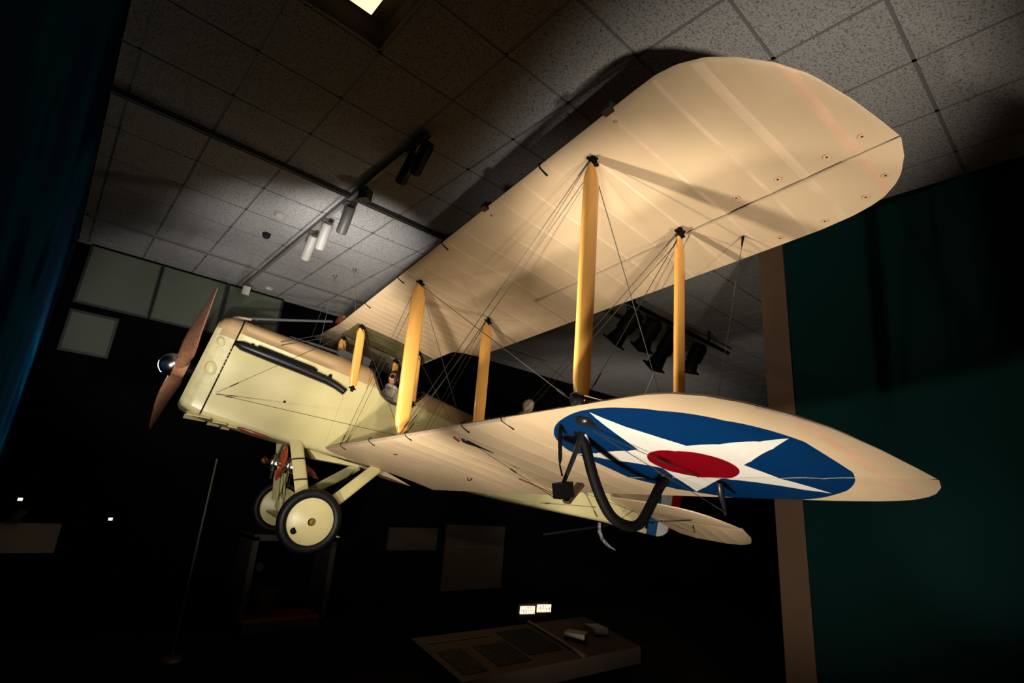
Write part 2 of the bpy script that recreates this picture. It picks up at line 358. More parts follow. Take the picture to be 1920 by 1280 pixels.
# dim exhibits behind and below
o = thing('photo_rail', 'low beige reading rail with dark photographs on its sloping top', 'reading rail', (3.2, 3.1, 0))
def RT(x, y, h=0):  # on the sloping top: x along, y up the slope 0..1
    return V((x, -.30 + .6 * y, HC - 1.06 + .10 * y + h))
mb = MB(); xs0, xs1 = -.98, .82
mb.add([RT(xs0, 0), RT(xs1, 0), RT(xs1, 1), RT(xs0, 1), RT(xs0, 0, -.12), RT(xs1, 0, -.12), RT(xs1, 1, -.12), RT(xs0, 1, -.12)], [(0, 1, 2, 3), (7, 6, 5, 4), (0, 4, 5, 1), (1, 5, 6, 2), (2, 6, 7, 3), (3, 7, 4, 0)])
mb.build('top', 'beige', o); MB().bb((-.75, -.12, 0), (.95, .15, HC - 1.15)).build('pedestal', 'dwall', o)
def quad(a, b, c, d, h=.004): return MB().add([RT(a, c, h), RT(b, c, h), RT(b, d, h), RT(a, d, h)], [(0, 1, 2, 3)])
for a, b, c, d in ((-.92, -.72, .10, .62), (-.62, -.32, .14, .62), (-.28, .06, .25, .88)):
    q = MB(); q.add([RT(a, c, .004), RT(b, c, .004), RT(b, d, .004), RT(a, d, .004), RT(a, c, 0), RT(b, c, 0), RT(b, d, 0), RT(a, d, 0)], [(0, 1, 2, 3), (7, 6, 5, 4), (0, 4, 5, 1), (1, 5, 6, 2), (2, 6, 7, 3), (3, 7, 4, 0)])
    q.build('photo', 'photo', o)
q = MB()
for k in range(6): q.box(RT(-.86 + .09 * k, .82, .003), (.07, .012, .004))
q.build('heading', 'ink', o)
MB().box(RT(.13, .5, .01), (.03, .62, .02), Matrix.Rotation(math.atan2(.1, .6), 3, 'X')).build('divider', 'case', o)
for k, (x, y, a) in enumerate(((.32, .42, .5), (.62, .5, -.3))):
    MB().box(RT(x, y, .03), (.13, .16, .05), Matrix.Rotation(a, 3, 'Z')).build('model_block', 'case', o)
o = thing('lamp_reflection', 'warm glowing twin panel imitating a lamp reflection low behind the reading rail', 'lamp', (4.58, 4.6, 0))  # added glowing boxes stand in for lamps reflected in glass
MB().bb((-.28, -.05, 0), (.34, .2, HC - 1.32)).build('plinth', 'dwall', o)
q = MB(); l = MB()
RR = Matrix.Rotation(.05, 3, 'Y')
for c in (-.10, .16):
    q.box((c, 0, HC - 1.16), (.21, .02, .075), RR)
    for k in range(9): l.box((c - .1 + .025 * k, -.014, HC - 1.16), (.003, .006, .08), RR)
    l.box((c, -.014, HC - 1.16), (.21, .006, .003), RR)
q.build('glowing_reflection', 'reflectglow', o); l.build('louvre', 'blackmatte', o); MB().bb((-.22, .02, HC - 1.32), (.28, .04, HC - 1.1)).build('housing', 'blackmatte', o)
o = thing('display_case', 'dim wooden display case with a pale draped object behind the wheels', 'display case', (3.1, 8.25, 0))
mb = MB(); mb.bb((-.60, -.3, .0), (-.52, .3, HC - .75)).bb((.52, -.3, 0), (.6, .3, HC - .75)).bb((-.6, -.3, HC - .80), (.6, .3, HC - .72)).bb((-.6, -.3, .0), (.6, .3, .12)).build('frame', 'case', o)
MB().bb((-.52, .26, .12), (.52, .3, HC - .8)).build('back_panel', 'dwall', o)
MB().bb((-.52, -.25, .12), (.52, .25, .16)).build('shelf', 'brownwood', o)
MB().lathe([(.0, 0), (.16, 0), (.12, .18), (.2, .34), (.17, .36), (0, .36)], (-.22, 0, .16), (0.1, 0, 1), 20).build('draped_object', 'beige', o, 50)
MB().lathe([(0, 0), (.07, 0), (.07, .03), (0, .03)], (-.3, .22, .75), (0, -1, 0), 20).build('disc', 'beige', o, 50)
def textboard(name, lab, x0, x1, z0, z1, y=8.55, lines=4, m='beige'):
    o = thing(name, lab, 'panel', ((x0 + x1) / 2, y, 0)); cx = (x0 + x1) / 2
    MB().bb((x0 - cx, 0, z0), (x1 - cx, .04, z1)).build('board', m, o)
    if lines:
        q = MB(); W = x1 - x0
        for k in range(lines):
            zz = z1 - (z1 - z0) * (.15 + .1 * k); q = MB()
            for j in range(7):
                a = -W * .3 + j * W * .085; q.bb((a, -.004, zz), (a + W * random.uniform(.08, .1), 0, zz + (z1 - z0) * random.uniform(.02, .03)))
            q.build('text_line', 'ink', o)
    return o
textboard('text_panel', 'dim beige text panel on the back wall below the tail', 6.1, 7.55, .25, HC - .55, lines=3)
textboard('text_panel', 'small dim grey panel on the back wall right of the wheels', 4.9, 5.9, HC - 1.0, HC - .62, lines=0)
textboard('blank_board', 'pale blank board low in the left corner', -.24, .46, HC - 1.0, HC - .68, y=8.45, lines=0, m='white')
o = thing('corner_lamp', 'small grey lamp head standing just above the pale blank board', 'lamp', (.02, 8.4, HC - .66))
MB().lathe([(0, 0), (.04, 0), (.05, .12), (0, .12)], (0, 0, 0.02), (.5, 0, .8), 16).build('head', 'frost', o, 40); MB().box((0, 0.05, 0), (.12, .1, .03)).build('foot', 'frost', o)
o = thing('stanchion', 'thin dark pole standing far behind the propeller', 'pole', (1.66, 7.2, 0))
MB().tube([(0, 0, 0), (0, 0, HC + .2)], .012).lathe([(0, 0), (.12, 0), (.1, .03), (0, .04)], (0, 0, 0), (0, 0, 1)).build('pole', 'case', o, 40)
o = thing('wall_pipe', 'grey sloping pipe on the dark back wall behind the tail', 'pipe', (9.5, 8.57, 0))
MB().tube([(-.8, 0, HC - .69), (4.4, 0, HC - .1)], .028).build('pipe', 'case', o)
for k, (x, z, lab) in enumerate(((.02, -.43, 'tiny white light glowing near the bottom of the mural'), (.93, -.62, 'tiny yellowish light glowing low on the dark back wall'))):
    o = MB().bb((-.022, -.01, -.016), (.022, .01, .016)).build('indicator_light', 'dot'); o.location = (x, 8.59, HC + z); tag(o, lab, 'light')
# ================================================================== THE AEROPLANE
PLANE = thing('biplane', 'cream and tan two-seat biplane with a star insignia hanging nose-up from the ceiling', 'aeroplane', mw=WM)
G, ST, CH, HA = 1.673, .35, 1.65, 1.16
YI, YO, XF, XR = 2.394, 5.089, .185, 1.091
YA = 3.17
def upz(y, a): return G + abs(y) * .0533 - a * .0404
def loz(y, a): return abs(y) * .0477 - .05 - a * .055
def U(y, a, dz=0): return V((ST - a, y, upz(y, a) + dz))
def Lw(y, a, dz=0): return V((-a, y, loz(y, a) + dz))
LEt = [(5.62, 0), (5.763, .004), (5.885, .03), (6.021, .1), (6.132, .205), (6.247, .355), (6.337, .53), (6.411, .8), (6.457, 1.04), (6.478, 1.17)]
TEt = [(5.5, 1.65), (5.82, 1.648), (6.03, 1.628), (6.15, 1.60), (6.236, 1.565), (6.32, 1.50), (6.376, 1.434), (6.44, 1.31), (6.478, 1.175)]
TEc = [(0, 1.38), (.95, 1.38), (1.02, 1.40), (1.12, 1.48), (1.2, 1.58), (1.28, 1.64), (1.35, 1.65)]
def LE(y): return lerp(LEt, abs(y))
def TE(y, cut): return min(lerp(TEt, abs(y)), lerp(TEc, abs(y)) if cut else 9)
def ribs_list(y0):
    r = [y0 + .02]; y = math.ceil((y0 + .05) / .1496) * .1496
    while y < YI - .02: r.append(y); y += .1496
    k = 0
    while YI + k * .2995 < YO - .02: r.append(YI + k * .2995); k += 1
    r += [YO, 5.41, 5.745, 5.975, 6.27]
    return r
def tw(r): return .011 if r < 5.2 else .014 if r < 5.9 else .028
def stations(y0, y1):
    rb = [r for r in ribs_list(y0) if y0 - .03 < r < y1]; ys = set([y0, y1])
    for r in rb: ys.update((r - tw(r) - .012, r - tw(r), r, r + tw(r), r + tw(r) + .012))
    for a, b in zip(rb, rb[1:]): ys.update((a + (b - a) * .33, (a + b) / 2, a + (b - a) * .67))
    for k in range(24): ys.add(6.0 + .478 * math.sin(k / 23 * pi / 2))
    ys = sorted(y for y in ys if y0 <= y <= y1); out = [ys[0]]
    for y in ys[1:]:
        if y - out[-1] > .0025: out.append(y)
    return out, rb
def prof(t, c, y, rb):
    t = max(0, min(1, t))
    th = .066 * c * 5 * (.2969 * math.sqrt(t) - .126 * t - .3516 * t * t + .2843 * t ** 3 - .1036 * t ** 4) * 2 / 2
    m_ = .030 * c * 4 * t * (1 - t) * .9
    d = min(abs(y - r) for r in rb)
    amp = 1 if y > YI else .55
    e = math.sin(pi * min(1, max(0, t))) ** .5 if 0 < t < 1 else 0
    cf = min(1, max(0, c - .15) / .9); sag = .0045 * amp * min(1, d / .1) * e * cf; bump = .0022 * max(0, 1 - d / .02) * e * cf
    return m_ - th + sag - bump, m_ + th - sag + bump
NA = 14
def wing_side(kind, sgn, y0, cut, part):
    """part 'main' or 'aileron'"""
    P = U if kind == 'u' else Lw
    mb = MB(); y1 = 6.478
    ys, rb = stations(y0 if part == 'main' else YA + .013, y1)
    if part == 'main':
        yy = []
        for y in ys:
            if not yy or yy[-1] < YA <= y: 
                if yy: yy.append(YA - .0012)
            yy.append(y if y > YA or y < YA - .0012 else YA + .0012)
        ys = yy
    loops = []; tapes = []; droop = 0 if kind == 'u' else -.07
    for y in ys:
        le, te = LE(y), TE(y, cut); c = max(te - le, .02); lc = c if y > 5.6 else CH
        a0, a1 = le, te
        if part == 'main' and y >= YA: a1 = min(te, HA)
        if part == 'aileron': a0 = max(le, HA + .012)
        if a1 < a0: a1 = a0 + 1e-4
        lo_, up_ = [], []
        for k in range(NA + 1):
            u = k / NA; u = (1 - math.cos(u * pi)) / 2 if part == 'main' else u
            a = a0 + (a1 - a0) * u
            zl, zu = prof((a - le) / c, lc * min(1, c / CH * 1.0 + .0), y, rb)
            dd = -(a - HA) * droop if part == 'aileron' else 0
            lo_.append(P(y, a, zl + dd)); up_.append(P(y, a, zu + dd))
        lp = lo_ + up_[::-1]
        if sgn < 0: lp = [V((p.x, -p.y, p.z)) for p in lp]
        loops.append(lp)
    n = len(loops[0]); b = 0
    for l in loops: mb.v += [tuple(p) for p in l]
    for i in range(len(loops) - 1):
        ym = (ys[i] + ys[i + 1]) / 2; nr = min(rb, key=lambda r: abs(ym - r)); istape = abs(ym - nr) < tw(nr)
        if part == 'main' and ys[i + 1] - ys[i] < .004 and abs(ym - YA) < .003: istape = False
        for j in range(n):
            k = (j + 1) % n
            mb.f.append((i * n + j, i * n + k, (i + 1) * n + k, (i + 1) * n + j))
            low = j < NA
            instar = kind == 'l' and abs(ym - 5.36) < .8
            if cut and ym < .43 and low and 2 < j < NA - 1: mi = 3
            elif low and instar: mi = 2
            elif low and istape and j > 0: mi = 5 if nr > 6.2 else 1
            elif low and j == 0 and part == 'main' and kind == 'l': mi = 4
            elif not low and part == 'main' and kind == 'l' and j >= n - 3: mi = 4
            else: mi = 0
            mb.mi.append(mi)
    mb.f.append(tuple(reversed(range(n)))); mb.mi.append(0); mb.f.append(tuple(range((len(loops) - 1) * n, len(loops) * n))); mb.mi.append(0)
    return mb
WMATS = ['fabric', 'tape', 'star', 'olive', 'edge', 'pinktape']
def merge(a, b): a.add(b.v, b.f); a.mi[-len(b.f):] = b.mi; return a
uw = merge(wing_side('u', 1, 0, True, 'main'), wing_side('u', -1, 0, True, 'main')).build('upper_wing', WMATS, PLANE, 35, merge=2e-4)
wings = {}
for s in (1, -1):
    wings[s] = wing_side('l', s, .40, False, 'main').build('lower_wing', WMATS, PLANE, 35, merge=2e-4)
    wing_side('u', s, 0, False, 'aileron').build('aileron', WMATS, uw, 35, merge=2e-4)
    wing_side('l', s, .4, False, 'aileron').build('aileron', WMATS, wings[s], 35, merge=2e-4)
# hinge line covers, clips, inspection rings
for s in (1, -1):
    q = MB(); q.tube([(ST - HA - .006, s * (YA + .02 + k * .3), upz(YA + .3 * k, HA) - .006 + (.0 if k else 0)) for k in range(11)], .006, 6); q.build('hinge_cord', 'edge', uw, 40)
    q = MB(); q.tube([(ST - HA - .49 * k / 6 + .01, s * (YA + .006), upz(YA, HA + .49 * k / 6) + prof((HA + .49 * k / 6) / CH, CH, YA, [0, 9])[0] - .001) for k in range(7)], .007, 6); q.build('aileron_gap_strip', 'edge', uw, 40)  # strip added to draw the dark gap at the aileron's inner end
def clip(P, y, m, parent, a=.055, r=.007):
    MB().tube([P(y, a + .03, -.030), P(y, a, -.024), P(y, .01, -.012), P(y, -.008, .01), P(y, .02, .035)], r, 6).build('leading_edge_clip', m, parent, 50)
for y in (4.714, 3.197, 2.15, 1.1): clip(U, y, 'blackmatte', uw)
for y in (5.41, 3.99):
    MB().box(U(y, -.01, .005), (.05, .07, .05)).tube([U(y, -.01, .02), U(y, .03, .06)], .02).build('lifting_lug', 'black', uw, 40)
    MB().lathe([(0, 0), (.012, 0), (.012, -.008), (0, -.008)], U(y, .07, -.025), (0, 0, 1), 12).build('bolt', 'silver', uw, 40)
for y in (4.536, 4.012, 2.979, 2.045, 1.078):
    clip(Lw, y, 'blackmatte', wings[1], .05 if y < 4.4 else .09, .005)
for y, a in ((6.34, 1.05), (6.138, 1.08), (5.844, 1.075), (5.56, 1.067), (6.31, 1.40), (6.156, 1.51), (5.877, 1.58), (5.568, 1.58)):
    c_ = max(TE(y, False) - LE(y), .02); zl = prof((a - LE(y)) / c_, c_ * min(1, c_ / CH), y, [0, 9])[0] - .0035
    MB().lathe([(.010, 0), (.022, 0), (.022, -.003), (.010, -.003), (.010, 0)], U(y, a, zl), (0, 0, 1), 16).lathe([(0, 0), (.005, 0), (.005, -.004), (0, -.004)], U(y, a, zl), (0, 0, 1), 8, 1).build('drain_grommet', ['pinktape', 'blackmatte'], uw, 40)
for y, a in ((1.99, .33), (2.23, 1.14)):
    MB().tube([Lw(y, a, -.0), Lw(y, a, -.025), Lw(y + .03, a + .02, -.025), Lw(y + .05, a + .02, -.005)], .006, 6).build('tie_down_hook', 'blackmatte', wings[1])
# ---------------------------------------------------------------- struts
def strut(p, q, ch, th, name, fit=True, tip=.10):
    p, q = V(p), V(q); d = q - p; L = d.length; loops = []
    for t, k in ((0, .34), (.015, .42), (tip * .6, .8), (tip, 1), (.3, 1), (.5, 1.03), (.7, 1), (1 - tip, 1), (1 - tip * .6, .8), (.985, .42), (1, .34)):
        c = p + d * t; lp = []
        for i in range(16):
            a = 2 * pi * i / 16; x = math.cos(a) * .5 * ch * k; y = math.sin(a) * .5 * th * min(1, k + .25) * (1 - .25 * math.cos(a + pi))
            lp.append(c + V((x, y, 0)))
        loops.append(lp)
    o = MB().loft(loops).build(name, 'wood', PLANE, 50)
    if fit:
        for c, dz in ((p, 1), (q, -1)):
            u = d.normalized() * dz
            MB().lathe([(0, -.045), (.018, -.045), (.026, -.02), (.032, .005), (.026, .02), (.018, .05), (0, .055)], c, u, 10).tube([c + V((-.05, 0, -.0)) * 1, c + V((.05, 0, 0))], .011).tube([c + V((0, -.045, 0)), c + V((0, .045, 0))], .010).build('strut_fitting', 'blackmatte', o, 50)
    return o
for s in (1, -1):
    for y, a, ch, th in ((YO, XF, .135, .05), (YO, XR, .11, .042), (YI, XF, .168, .058), (YI, XR, .145, .048)):
        b = Lw(y, a, .075); t = U(y, a, -.055)
        if s < 0: b.y *= -1; t.y *= -1
        strut(b, t, ch, th, 'interplane_strut')
    # cabane struts: front one angles up from the cowling, rear one behind the cockpit
    strut((-.05, s * .43, .80), (.13, s * .44, 1.63), .12, .045, 'cabane_strut')
    strut((-.93, s * .42, .90), (-.76, s * .44, 1.62), .10, .04, 'cabane_strut')
# ---------------------------------------------------------------- wires
def wires(pts_list, turn=.16, r=.0028, name='bracing_wire', m='wire', parent=None):
    for p, q in pts_list:
        p, q = V(p), V(q); L = (q - p).length; mb = MB().tube([p, q], r, 6)
        if turn:
            d = (q - p) / L
            mb.tube([p + d * turn, p + d * (turn + .02), p + d * (turn + .10), p + d * (turn + .12)], [.003, .007, .007, .003], 8).tube([q - d * .12, q], r * 1.9, 6)
        mb.build(name, m, parent or PLANE, 40)
def both(a, b): return [(a, b), (V((a[0], -a[1], a[2])), V((b[0], -b[1], b[2])))]
dx = V((.028, 0, 0)); W_ = []
for y0, y1 in ((YI, YO), (.47, YI)):
    for a in (XF, XR):
        lo = Lw(y0, a, .07 if y0 > 1 else .03); hi = U(y1, a, -.07)
        W_ += both(lo + dx, hi + dx) + both(lo - dx, hi - dx)          # doubled flying wires
W_ += both(Lw(YO, XF, .09), U(YI, XF, -.07)) + both(Lw(YO, XR, .09), U(YI, XR, -.07))    # landing wires
W_ += both(Lw(YI, XF, .09), V((.13, .44, 1.62))) + both(Lw(YI, XR, .09), V((-.76, .44, 1.58)))
for y in (YI, YO): W_ += both(Lw(y, XR, .09), U(y, XF, -.07)) + both(Lw(y, XF, .09), U(y, XR, -.07))    # stagger wires
W_ += [((1.42, .435, .165), (.15, .44, 1.60)), ((1.42, .435, .16), Lw(YI, XF, .09)), ((1.42, -.435, .165), (.15, -.44, 1.60))]
W_ += [((.30, .44, 1.50), (1.0, .43, 1.02)), ((.28, .44, 1.46), (.98, .43, .98))]
W_ += [((.13, .44, 1.58), (-.05, -.43, .85)), ((.13, -.44, 1.58), (-.05, .43, .85))]
wires(W_)
MB().lathe([(0, 0), (.035, 0), (.03, .012), (0, .014)], (1.42, .425, .165), (0, 1, 0), 14).build('anchor_plate', 'creamdark', PLANE, 40)
# aileron connecting cables and control horns
for s in (1, -1):
    hu = V((-1.25, s * 5.30, upz(5.3, 1.5) - .02))
    MB().tube([(ST - 1.42, s * 5.384, upz(5.38, 1.42) - .005), (ST - 1.42, s * 5.384, upz(5.38, 1.42) - .09)], [.011, .005], 6).build('control_horn', 'blackmatte', uw)
    wires([((ST - 1.42, s * 5.384, upz(5.38, 1.42) - .08), (-1.10, s * 5.30, loz(5.3, 1.1) + .05))], .3, .0022, 'aileron_cable')
    MB().tube([Lw(5.30, 1.24, -.0), Lw(5.30, 1.26, -.05), Lw(5.28, 1.33, -.10), Lw(5.27, 1.38, -.16)], [.022, .024, .016, .008], 8).build('control_horn', 'black', wings[s], 50, mirror=s < 0)
def fairing(y, a, L, r, s=1):
    c = Lw(y, a, -.02); e = Lw(y - .03, a + L, .0); e.z = c.z + (loz(y, a + L) - loz(y, a)) * .9
    d = e - c; pts = [c + d * t for t in (-.12, -.08, 0, .1, .3, .6, 1)]
    MB().tube(pts, [.003, r * .6, r, r, r * .7, r * .35, .003], 12, sx=.7).build('pulley_fairing', 'black', wings[1], 60)
fairing(3.74, .20, .30, .035); fairing(5.22, .10, .22, .055)
MB().tube([Lw(3.71, .12, -.01), Lw(3.72, .17, -.02)], [.03, .036], 10).build('pulley_cover', 'brownwood', wings[1], 50)
wires([(Lw(3.74, .3, -.03), Lw(3.33, 1.52, -.07)), (Lw(5.2, .22, -.05), Lw(5.28, 1.36, -.15)), (Lw(5.2, .22, -.05), Lw(5.25, 1.1, -.01)), (Lw(3.33, 1.52, -.07), (-4.3, .26, .42)), ], .5, .0022, 'aileron_cable')
MB().prism([(0, -.005), (-.47, .0), (-.47, .012), (0, .06)], lambda u, v_, w_: V((-1.17 + u, 3.168 + w_, loz(3.16, 1.17 - u) + v_)), .006).build('aileron_end_plate', 'brownwood', wings[1])
# ---------------------------------------------------------------- wing skids
for s in (1, -1):
    pts = [(-.245, 4.99, .20), (-.33, 5.0, .12), (-.46, 5.0, -.06), (-.56, 5.0, -.17), (-.66, 5.0, -.245), (-.76, 5.0, -.27), (-.86, 5.0, -.262), (-.93, 5.0, -.215), (-1.0, 4.99, -.09), (-1.06, 4.98, .03), (-1.12, 4.97, .11)]
    # smooth
    P_ = [V(p) for p in pts]; fine = []
    for i in range(len(P_) - 1):
        p0, p1, p2, p3 = P_[max(i - 1, 0)], P_[i], P_[i + 1], P_[min(i + 2, len(P_) - 1)]
        for k in range(4):
            t = k / 4; fine.append(.5 * ((2 * p1) + (-p0 + p2) * t + (2 * p0 - 5 * p1 + 4 * p2 - p3) * t * t + (-p0 + 3 * p1 - 3 * p2 + p3) * t ** 3))
    fine.append(P_[-1])
    sk = MB().tube(fine, .033, 10, sx=1.0).build('wing_skid', 'blackmatte', PLANE, 50, mirror=s < 0)
    MB().lathe([(0, -.03), (.03, -.03), (.036, 0), (.03, .03), (0, .03)], (-1.12, 4.97, .115), (.3, 0, 1), 12).tube([(-1.12, 4.97, .1), (-1.06, 4.97, .17)], .018).build('skid_socket', 'black', sk, 40, mirror=s < 0)
    MB().tube([(-.16, 5.0, .235), (-.30, 5.0, .17), (-.40, 5.0, .06)], [.012, .045, .02], 8, sx=.5).build('skid_gusset', 'black', sk, 40, mirror=s < 0)
fl = MB().tube([(-.285, 5.03, .215), (-.27, 5.03, .05), (-.225, 5.03, -.17)], [.024, .016, .012], 8).build('flare_bracket', 'black', PLANE, 40)
MB().box((-.235, 5.03, -.205), (.10, .07, .085), Matrix.Rotation(.4, 3, 'Y')).build('flare_box', 'blackmatte', fl)
MB().box((-.315, 5.03, -.20), (.022, .055, .15), Matrix.Rotation(-.55, 3, 'Y')).build('flare_tray', 'leather', fl)
MB().tube([(-.12, 5.0, .225), (-.135, 5.0, .16)], .004).tube([(-.137, 5.0, .155), (-.14, 5.0, .12), (-.19, 5.0, -.04), (-.195, 5.0, -.07)], [.004, .013, .011, .004]).tube([(-.195, 5.0, -.07), (-.215, 5.02, -.13)], .005).lathe([(.008, -.003), (.014, 0), (.008, .003), (.008, -.003)], (-.12, 5.0, .228), (0, 1, 0), 14).build('turnbuckle_rod', 'blackmatte', fl, 40)
MB().tube([(-.27, 5.06, .20), (-.31, 5.07, .20)], .010).ball((-.33, 5.05, .195), .016, 10).build('marker_bulb', 'silver', fl, 50)
nl = MB().lathe([(0, 0), (.03, 0), (.036, .02), (.036, .05), (.02, .07), (0, .07)], (.0, 5.30, .245), (.6, .1, -.3), 16).build('navigation_lamp', 'black', PLANE, 40)
MB().tube([(-.01, 5.31, .245), (-.06, 5.36, .245), (-.08, 5.42, .24)], [.022, .016, .008]).build('lamp_socket', 'silver', nl, 50)
# ---------------------------------------------------------------- fuselage
HWt = [(-6.42, .028), (-5.3, .14), (-3.4, .30), (-2.1, .37), (-1.1, .40), (-.3, .42), (0, .43), (.7, .44), (1.45, .43), (1.60, .415), (1.68, .39), (1.72, .36)]
ZBt = [(-6.42, .32), (-5.3, .27), (-3.4, .10), (-2.1, .02), (-1.1, -.04), (-.3, -.085), (0, -.10), (.7, -.12), (1.45, -.115), (1.60, -.095), (1.68, -.07), (1.72, -.03)]
ZSt = [(-6.42, .69), (-5.3, .74), (-3.4, .80), (-2.1, .85), (-1.1, .89), (-.3, .92), (.2, .93), (1.6, .93), (1.72, .90)]
ZTt = [(-6.42, .70), (-5.3, .84), (-3.4, 1.03), (-2.1, 1.15), (-1.1, 1.20), (-.3, 1.23), (.2, 1.21), (.7, 1.19), (1.45, 1.16), (1.60, 1.14), (1.68, 1.10), (1.72, 1.03)]
RIMt = [(-1.18, 9), (-1.12, 1.14), (-1.0, .98), (-.88, .87), (-.76, .82), (-.66, .81), (-.56, .825), (-.46, .87), (-.38, .95), (-.31, 1.05), (-.24, 1.2), (-.18, 9)]
RIM2 = [(-3.5, 9), (-3.42, 1.0), (-3.2, .95), (-2.8, .95), (-2.6, 1.02), (-2.5, 9)]
def rimz(x):
    z = 9
    if -1.17 < x < -.19: z = lerp([(a, min(b, 1.30)) for a, b in RIMt], x)
    if -3.49 < x < -2.51: z = lerp([(a, min(b, 1.2)) for a, b in RIM2], x)
    return z
NS = 40
def half(x, off=0, cutrim=True):
    hw, zb, zs, zt = lerp(HWt, x) - off, lerp(ZBt, x) + off, lerp(ZSt, x), lerp(ZTt, x) - off
    r = min(.07, hw * .6); pts = [V((x, hw_ * (hw - r), zb)) for hw_ in (0, .33, .66)]
    for k in range(7):
        a = k / 6 * pi / 2; pts.append(V((x, hw - r + r * math.sin(a), zb + r - r * math.cos(a))))
    for k in range(1, 11): pts.append(V((x, hw, zb + r + (zs - zb - r) * k / 10)))
    for k in range(1, 21):
        a = k / 20 * pi / 2; pts.append(V((x, hw * math.cos(a) ** .8, zs + (zt - zs) * math.sin(a) ** .9)))
    for p in pts:       # hollow along the cowling above the exhaust
        if .18 < p.x < 1.47 and p.z > .70:
            e = sm((p.x - .18) / .18) * sm((1.47 - p.x) / .08); g = math.exp(-((p.z - .99) / .055) ** 2) + .9 * math.exp(-((p.z - .80 - (.0 if p.x > .5 else (.5 - p.x) * -.2)) / .06) ** 2)
            p.y -= .042 * e * min(1, g) if p.y > .1 else 0
    if cutrim:
        z = rimz(x); c = []
        for i, p in enumerate(pts):
            if p.z > z and p.z > .5:
                q = pts[i - 1]; t = (z - q.z) / max(1e-6, p.z - q.z); c.append(q.lerp(p, max(0, min(1, t)))); break
            c.append(p)
        pts = c
    # resample
    L = [0]
    for a, b in zip(pts, pts[1:]): L.append(L[-1] + (b - a).length)
    if rimz(x) > 2 or not cutrim: 
        return pts if len(pts) == NS else pts
    out = []; full = len(half_template)
    for i in range(full):
        s_ = L[-1] * half_template[i]; j = 0
        while j < len(L) - 2 and L[j + 1] < s_: j += 1
        t = (s_ - L[j]) / max(1e-9, L[j + 1] - L[j]); out.append(pts[j].lerp(pts[j + 1], min(1, t)))
    return out
_p = None
def mk_template():
    x = -.15; hw, zb, zs, zt = lerp(HWt, x), lerp(ZBt, x), lerp(ZSt, x), lerp(ZTt, x)
    p = half(x, 0, False); L = [0]
    for a, b in zip(p, p[1:]): L.append(L[-1] + (b - a).length)
    return [l / L[-1] for l in L]
half_template = [0] * 40
half_template = mk_template()
def shell(xs, off=0, matfn=None):
    mb = MB(); loops = []
    for x in xs:
        h = half(x, off); loops.append([V((p.x, -p.y, p.z)) for p in reversed(h[1:])] + h)
    n = len(loops[0])
    for l in loops: mb.v += [tuple(p) for p in l]
    for i in range(len(loops) - 1):
        for j in range(n - 1):
            mb.f.append((i * n + j, i * n + j + 1, (i + 1) * n + j + 1, (i + 1) * n + j))
            c = (loops[i][j] + loops[i + 1][j + 1]) / 2; mb.mi.append(matfn(c) if matfn else 0)
    return mb, loops
xs = []; x = 1.72
while x > -6.42:
    xs.append(x); x -= .02 if (x > 1.4 or -1.25 < x < -.1) else (.04 if x > -.2 else .08)
xs.append(-6.42)
mb, lps = shell([x for x in xs if x <= 1.47], 0, lambda c: 1 if c.z > lerp(ZSt, c.x) + .01 else 0)  # top coloured tan as if less lit than the sides
mb.f.append(tuple(range(len(lps[-1])))); mb.v += [tuple(p) for p in lps[-1]]; b0 = len(mb.v) - len(lps[-1]); mb.f[-1] = tuple(range(b0, len(mb.v))); mb.mi.append(0)
FUS = mb.build('fuselage', ['cream', 'shadedtan'], PLANE, 30)
mb, lps = shell([x for x in xs if x >= 1.46] + [1.465], 0)
nose = mb
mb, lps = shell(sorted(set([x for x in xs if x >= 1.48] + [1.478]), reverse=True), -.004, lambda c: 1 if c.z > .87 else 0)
mb.build('nose_cowl', ['creamdark', 'shadedtan'], FUS, 30)  # nose top takes the same painted shade
# radiator face
rf = lps[0]; MB().add([V((1.700, p.y * .97, .5 + (p.z - .5) * .97)) for p in rf], [tuple(range(len(rf)))]).build('radiator_face', 'blackmatte', FUS)
q = MB()
for k in range(12): q.box((1.704, 0, .06 + .072 * k), (.008, .60, .02), Matrix.Rotation(.5, 3, 'Y'))
q.build('radiator_shutter', 'cream', FUS)
for (x0, z0, L, r) in ((1.60, .755, .13, .055), (1.57, .42, .17, .085)):     # teardrop bulges on the nose side
    mb = MB(); hwb = lerp(HWt, x0) + .0; loops = []
    for k in range(7):
        t = k / 6; rr = math.cos(t * pi / 2); loops.append([V((x0 + math.cos(a) * L * .5 * rr * (1.25 if math.cos(a) > 0 else 1) * .75, hwb - .01 + .045 * math.sin(t * pi / 2), z0 + math.sin(a) * r * rr + (math.cos(a) * .02))) for a in [2 * pi * i / 20 for i in range(20)]])
    for s in (1, -1): mb.build if False else MB().loft(loops).build('cowl_bulge', 'cream', FUS, 60, mirror=s < 0)
